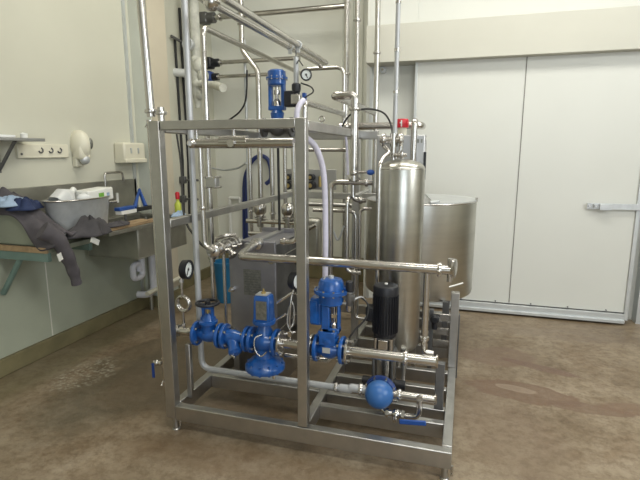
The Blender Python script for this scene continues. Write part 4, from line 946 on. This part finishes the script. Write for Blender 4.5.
# pressure reducing valve
xp0, xp1 = lx(252.5), lx(277); cp = V(((xp0 + xp1) / 2, LY, zL)); Lp = xp1 - xp0
PV = thing('pressure_reducing_valve', 'blue pressure reducing valve with square head and wide bottom diaphragm disc', 'valve', cp)
body_blob(MB(), cp, 0, .062, Lp).lathe(cp, EZ, [(-.02, .05), (.06, .048), (.085, .036), (.105, .034)]).build('body', M['blue'], PV)
for xx in (xp0, xp1 - .004):
    f = flange(MB(), (xx, LY, zL), EX, .076, .018).build('flange', M['blue'], PV)
    bolts_on(f, 'steel', (xx, LY, zL), EX, .057, 4, .009, .045, .785)
z1 = slide(cp, 'z', py=320).z; z2 = slide(cp, 'z', py=318).z; z3 = slide(cp, 'z', py=294).z
MB().lathe((cp.x, LY, z1 - .022), EZ, [(0, .045), (.006, .064), (.016, .067), (.028, .064)]).build('head_flange', M['blue'], PV)
b = MB(); 
for (zz, s) in ((z1, .050), (z3 - .012, .045), (z3, .036)):
    for (sx, sy_) in ((-1, -1), (1, -1), (1, 1), (-1, 1)): b.v.append(V((cp.x + sx * s, LY + sy_ * s * .85, zz)))
b.f = [[3, 2, 1, 0], [8, 9, 10, 11]]
for i in (0, 4):
    for k in range(4): l = (k + 1) % 4; b.f.append([i + k, i + l, i + 4 + l, i + 4 + k])
hd_ = b.build('spring_head', M['blue'], PV, bevel=.006)
MB().span(cp.x - .03, cp.x + .034, LY - .0445, LY - .0405, z1 + .015, z3 - .03).build('nameplate', M['plate'], hd_)
MB().span(cp.x - .036, cp.x + .032, LY - .033, LY + .033, z3 - .001, z3 + .004).build('top_cap', M['galv'], hd_)
MB().lathe((cp.x, LY, z3), EZ, [(0, .014), (.012, .014), (.014, .006), (.03, .006)], 6).build('adjusting_stud', M['brass'], PV)
# lower bell
zd = slide(cp, 'z', py=366).z; rd = .114
MB().lathe((cp.x, LY, zd), EZ, [(-.04, .05), (-.028, .075), (-.014, rd * .97), (-.008, rd), (.012, rd), (.018, rd * .97), (.03, rd * .86), (.045, rd * .72), (.062, rd * .48), (zL - zd, .04)], 40).build('diaphragm_housing', M['blue'], PV)
for k in range(12): a_ = k * math.pi / 6 + .1; q = V((cp.x + rd * .86 * math.cos(a_), LY + rd * .86 * math.sin(a_), zd)); MB().cyl(q + EZ * -.022, q + EZ * .034, .008, n=6).build('bolt', M['blue'], PV)
for dx in (-.065, .065): MB().cyl((cp.x + dx, LY - .03, zd - .055), (cp.x + dx, LY - .03, zd - .01), .009).build('stud', M['black'] if dx < 0 else M['steel'], PV)
MB().tube(smooth_path([cp + V((.01, -.055, .06)), cp + V((-.025, -.075, .04)), cp + V((-.022, -.085, -.02)), cp + V((.012, -.085, -.055)), cp + V((.045, -.08, -.03))]), .0045, 10).build('sensing_tube', M['steel'], PV)
# flange + tube to control valve
xa_, xb_ = lx(281), lx(312)
o = pipe('polished steel spool passing behind the middle post on the front valve line', [V((xa_, LY, zL)), V((xb_, LY, zL))], .027, name='pipe_spool')
for xx in (xa_, xb_):
    flange(MB(), (xx, LY, zL), EX, .070 , .014).build('flange', M['steel'], o); 
bolts_on(o, 'steel', (xa_ - .01, LY, zL), EX, .055, 4, .009, .05, .785)
# second gauge
q = V((lx(289), LY, zL))
g2z = slide(q, 'z', py=276).z
t = gauge(V((lx(290.5), LY + .05, slide(V((lx(293), LY + .05, zL)), 'z', py=280).z)), .054, 'round pale dial gauge half hidden behind the middle post', axis=(.93, -.36, 0), needle=2.2)
xs = lx(291)
pipe('flattened steel siphon loop rising behind the middle post', smooth_path([V((xs - .005, LY, zL + .02)), V((xs - .005, LY, zL + .08)), V((xs - .02, LY, zL + .12)), V((xs - .016, LY + .01, zL + .19)), V((xs + .004, LY + .012, zL + .24)), V((xs + .018, LY + .01, zL + .19)), V((xs + .014, LY, zL + .12)), V((xs - .002, LY - .012, zL + .11)), V((xs + .002, LY - .01, zL + .20)), V((xs + .006, LY, zL + .27)), V((xs + .014, LY + .03, zL + .33))], 6), .0055, name='siphon_loop', cat='tube', fit=False, n=10)
a = at(277, 303, Y=2.42); b = at(292, 293, Y=2.42)
pipe('short steel lever tube slanting up to the hidden gauge, upper of two', [a, b, b + V((.03, 0, -.005))], .009, name='slanted_tube', cat='tube', bend=.02)
a = at(276, 320, Y=2.40); b = at(286, 314, Y=2.40)
pipe('short steel tube slanting beside the pressure reducer head, lower of two', [a, b], .007, name='slanted_tube', cat='tube')
for dx, lab in ((0, 'small steel needle valve at the foot of the gauge loop behind the post'),):
    q = V((xs - .005, LY, zL + .06)); tag(MB().box(q, (.022, .022, .03)).cyl(q + V((-.03, -.01, 0)), q + V((.03, .01, .01)), .006).build('needle_valve', M['steel']), lab, 'valve')

# control valve
xc0, xc1 = lx(317), lx(342.5); cc = V((lx(329), LY, zL)); 
CV = thing('control_valve', 'blue pneumatic control valve with round actuator right of the middle post', 'valve', cc)
b = body_blob(MB(), V(((xc0 + xc1) / 2, LY, zL)), 0, .052, xc1 - xc0)
b.lathe(cc, EZ, [(0, .05), (.05, .048), (.052, .055), (.072, .055), (.075, .045), (.11, .045)]).build('body', M['blue'], CV)
for xx in (xc0, xc1):
    f = flange(MB(), (xx, LY, zL), EX, .076, .018).build('flange', M['blue'], CV)
    bolts_on(f, 'steel', (xx, LY, zL), EX, .057, 4, .009, .045, .785)
MB().span(cc.x - .045, cc.x + .045, LY - .05, LY - .04, zL + .035, zL + .11).span(cc.x - .052, cc.x + .052, LY - .045, LY + .045, zL + .085, zL + .11).build('bonnet', M['blue'], CV, bevel=.006)
bolts_on(CV, 'steel', cc + EZ * .105, EZ, .048, 4, .008, .03, .785)
MB().box(cc + V((0, -.056, .012)), (.042, .004, .03)).build('nameplate', M['galv'], CV)
ca = V((lx(331), LY, zL)); zb0 = slide(ca, 'z', py=303).z; zf = slide(ca, 'z', py=290.5).z; ztp = slide(ca, 'z', py=281).z
MB().span(ca.x - .048, ca.x - .004, LY - .028, LY + .028, zL + .10, zb0).span(ca.x + .036, ca.x + .05, LY - .02, LY + .02, zL + .10, zb0).span(ca.x - .048, ca.x + .05, LY - .028, LY + .028, zL + .10, zL + .125).build('yoke', M['blue'], CV, bevel=.005)
MB().cyl((ca.x + .018, LY, zL + .11), (ca.x + .018, LY, zb0), .008).lathe((ca.x + .018, LY, zL + .125), EZ, [(0, .02), (.02, .02), (.03, .012)]).box((ca.x + .018, LY, zL + .19), (.03, .02, .02)).build('stem', M['steel'], CV)
AC = MB().lathe((ca.x, LY, zb0 - .01), EZ, [(0, .045), (.012, .066), (zf - zb0 - .0, .069), (zf - zb0 + .0, .092), (zf - zb0 + .018, .092), (zf - zb0 + .018, .070), (ztp - zb0 + .0, .068), (ztp - zb0 + .02, .058), (ztp - zb0 + .026, .03)], 40).build('actuator', M['blue'], CV)
bolts_on(AC, 'steel', (ca.x, LY, zf), EZ, .085, 10, .006, .034)
MB().cyl((ca.x, LY, ztp + .012), (ca.x, LY, ztp + .03), .014).span(ca.x - .035, ca.x - .03, LY - .03, LY + .03, ztp + .012, ztp + .02).build('vent_cap', M['galv'], AC)
pxl, pxr = at(311, 311, Y=LY).x, at(322, 311, Y=LY).x; zt2, zb2 = at(316, 297.5, Y=LY).z, at(316, 324, Y=LY).z
PO = MB().span(pxl, pxr, LY - .02, LY + .05, zb2, zt2).build('positioner_box', M['blue'], CV, bevel=.008)
MB().span(pxl - .0, pxr - .02, LY - .026, LY - .02, zb2 + .012, zt2 - .012).build('cover', M['blue'], PO, bevel=.003)
# regulator to the right
p = at(349.5, 288, Y=LY)
t = thing('air_regulator', 'small air regulator with black knob right of the control valve actuator', 'regulator', p)
MB().lathe(p + V((0, 0, -.02)), EZ, [(0, .018), (.03, .022), (.055, .020), (.06, .012)]).build('knob', M['black'], t)
MB().lathe(p + V((0, 0, -.10)), EZ, [(0, .012), (.01, .018), (.04, .022), (.08, .024)]).box(p + V((0, 0, -.05)), (.06, .035, .03)).build('regulator_body', M['darksteel'], t, bevel=.003)
MB().cyl(p + V((-.07, 0, .0)), p + V((0, 0, -.01)), .008).build('bracket', M['blue'], t)
pipe('thin pale tubing running from the control valve to the air regulator and beyond', smooth_path([at(340, 303, Y=LY - .01), at(346, 303, Y=LY - .01), at(353, 300, Y=LY), at(361, 297, Y=LY + .04), at(365, 300, Y=LY + .1)]), .005, 'palepipe', name='air_tubing', cat='tube', fit=False, n=8)
pipe('black cable hanging from the regulator down to the front line', smooth_path([at(361, 297, Y=LY + .05), at(368, 305, Y=LY + .05), at(366, 318, Y=LY + .04), at(357, 328, Y=LY + .03), at(349, 338, Y=LY + .02), at(345, 346, Y=LY + .05)]), .005, 'rubber', name='signal_cable', cat='cable', fit=False, n=8)
p = at(349, 305, Y=LY); tag(MB().lathe(p + V((0, 0, -.035)), EZ, [(0, .008), (.01, .014), (.05, .014), (.06, .02), (.07, .02)]).build('exhaust_fitting', M['steel']), 'small steel fitting hanging under the thin tubing right of the control valve', 'pipe fitting')
# right part of the line
xa_, xb_ = lx(347.5), lx(437)
o = pipe('polished steel tube from the control valve to the clamp post at the right end', [V((xa_, LY, zL)), V((xb_, LY, zL))], .027, name='line_tube', clamps=((0, .66),))
flange(MB(), (xa_, LY, zL), EX, .070, .014).build('flange', M['steel'], o)
bolts_on(o, 'steel', (xa_ - .0, LY, zL), EX, .055, 4, .009, .05, .785)
MB().lathe((xb_ - .006, LY, zL), EX, [(0, .036), (.008, .038), (.012, .03)]).build('end_cap', M['steel'], o)
# tube below the line
a = at(285, 355, Y=2.47); b = slide(a, 'x', px=331)
pipe('slim steel tube under the front line turning up into the control valve', [a, b, slide(b, 'z', py=349)], .013, bend=.05, name='condensate_tube', cat='tube')
# ---------------------------------------------------------------- lower line: trap
bz = low[-1]
j = bz; j2 = at(352, 389, Y=2.47)
TZ = at(382, 392, Y=2.47).z; tX = at(379.5, 390, Y=2.45).x
pipe('grey painted elbow stepping down to the blue float ball', [V((bz.x - .005, 2.47, bz.z)), V((bz.x + .05, 2.47, bz.z)), V((bz.x + .06, 2.47, TZ)), V((tX - .07, 2.47, TZ))], .024, 'palepipe', bend=.05, clamps=((2, .6),), name='step_elbow', cat='pipe')
FT = thing('float_trap', 'round blue ball shaped float trap on the lower pipe in front of the pump', 'float trap', (tX, 2.46, TZ))
MB().ball((tX, 2.44, TZ), .078, n=40).build('ball_cover', M['ballblue'], FT)
MB().lathe((tX, 2.475, TZ), (0, 1, 0), [(-.01, .078), (0, .088), (.018, .088), (.02, .078)], 36).build('cover_flange', M['bluedark'], FT)
bolts_on(FT, 'steel', (tX, 2.47, TZ), (0, 1, 0), .082, 8, .007, .03)
MB().lathe((tX, 2.495, TZ), (0, 1, 0), [(0, .07), (.05, .06), (.06, .03)]).build('rear_body', M['black'], FT)
xe = at(437, 400, Y=2.47).x
a0_ = V((tX + .07, 2.47, TZ)); 
o = pipe('polished steel tube right of the blue float trap on the lower line', [a0_, V((xe - .01, 2.47, TZ))], .021, name='trap_outlet_tube', clamps=((0, .16),))
MB().lathe((xe - .014, 2.47, TZ), EX, [(0, .028), (.008, .030), (.012, .022)]).build('end_cap', M['steel'], o)
q = V((at(420, 395, Y=2.45).x, 2.45, TZ)); vz = at(400, 415, Y=2.44).z
MB().cyl((q.x, 2.47, TZ), (q.x + .0, 2.44, TZ), .02).build('boss', M['steel'], o)
pipe('curved steel drain tube looping below the trap outlet', [V((q.x, 2.44, TZ)), V((q.x, 2.44, vz)), V((at(402, 415, Y=2.44).x, 2.44, vz))], .016, bend=.07, name='drain_tube', cat='tube')
pv = at(396, 414, Y=2.43)
t = thing('drain_valve', 'small steel drain ball valve with flat blue handle low at the front right', 'valve', pv)
MB().ball(pv, .028).cyl(pv + V((-.045, 0, 0)), pv + V((.045, .005, 0)), .018).lathe(pv + V((-.06, 0, 0)), EX, [(0, .014), (.004, .024), (.02, .024)], 6).lathe(pv + V((.03, 0, 0)), EX, [(0, .024), (.016, .024), (.02, .014)], 6).cyl(pv, pv + V((0, -.05, -.005)), .011).build('valve_body', M['steel'], t)
h0_ = pv + V((-.0, -.055, -.01)); h1_ = at(425, 423, Y=pv.y - .055)
dv = (h1_ - h0_); ang = math.atan2(dv.z, dv.x)
MB().box((h0_ + h1_) / 2 + V((.015, 0, 0)), (dv.length * .88, .012, .028), Matrix.Rotation(-ang, 3, 'Y')).build('handle', M['blueplastic'], t, bevel=.005)
MB().cyl(pv + V((0, -.045, 0)), pv + V((0, -.068, -.003)), .012, n=6).build('handle_nut', M['steel'], t)
pipe('thin steel tube from the float trap bottom to the drain valve', [V((tX - .01, 2.45, TZ - .07)), V((tX + .03, 2.44, TZ - .095)), pv + V((-.05, 0, .0))], .012, bend=.03, name='trap_drain_tube', cat='tube')
# ---------------------------------------------------------------- pump
pY = 2.72; pxc = at(385.5, 310, Y=pY).x
PU = thing('vertical_pump', 'vertical multistage pump with black finned motor on a steel barrel', 'pump', (pxc, pY, .165))
zt = at(385, 286, Y=pY - .05).z; zm = at(385, 335, Y=pY).z; zc2 = at(385, 352, Y=pY).z
mr = .070
MO = MB().lathe((pxc, pY, zm), EZ, [(0, mr * .9), (.01, mr * .98), (zt - zm - .055, mr * .98)], 40).build('motor_body', M['black'], PU)
b = MB()
for k in range(30):
    a_ = 2 * math.pi * k / 30; c_ = V((pxc + mr * math.cos(a_), pY + mr * math.sin(a_), (zm + zt - .06) / 2 + .01)); b.box(c_, (.014, .004, zt - zm - .09), Matrix.Rotation(a_, 3, 'Z'))
b.build('cooling_fins', M['black'], MO)
FC = MB().lathe((pxc, pY, zt - .06), EZ, [(0, mr * 1.06), (.04, mr * 1.07), (.052, mr * 1.0), (.058, mr * .8)], 40).build('fan_cover', M['black'], PU)
MB().cyl((pxc, pY, zt - .004), (pxc, pY, zt + .004), .010).build('centre_screw', M['tag'], FC)
MB().box((pxc - mr - .02, pY + .01, (zt + zm) / 2 - .03), (.05, .08, .09)).build('terminal_box', M['black'], PU, bevel=.008)
b = MB().lathe((pxc, pY, zc2), EZ, [(0, .078), (.015, .078), (.02, .058), (zm - zc2 - .015, .060), (zm - zc2 - .012, .068), (zm - zc2, .068)], 32)
LT = b.build('motor_stool', M['darksteel'], PU)
MB().span(pxc - .028, pxc + .028, pY - .080, pY - .058, zc2 + .01, zm - .005).build('coupling_guard', M['steel'], PU, bevel=.004)
for dx in (-.045, .045): MB().cyl((pxc + dx, pY - .055, zc2), (pxc + dx, pY - .055, zm), .011).build('stool_rib', M['steel'], PU)
MB().cyl((pxc, pY, .24), (pxc, pY, zc2), .066, n=36).build('barrel', M['steel'], PU)
for a_ in (.785, 2.356, 3.927, 5.498): MB().cyl((pxc +   .079 * math.cos(a_), pY + .079 * math.sin(a_), .2), (pxc +   .079 * math.cos(a_), pY + .079 * math.sin(a_), zc2 + .02), .009).build('tie_bolt', M['darksteel'], PU)
MB().lathe((pxc, pY, .165), EZ, [(.01, .10), (.025, .10), (.03, .08), (.075, .075)], 32).cyl((pxc - .13, pY, .215), (pxc + .13, pY, .215), .03).build('base', M['black'], PU)
MB().span(pxc - .10, pxc + .10, 2.60, 2.86, .165, .175).build('base_plate', M['frame'], PU, bevel=.002)
# black bulky clamp behind the ball
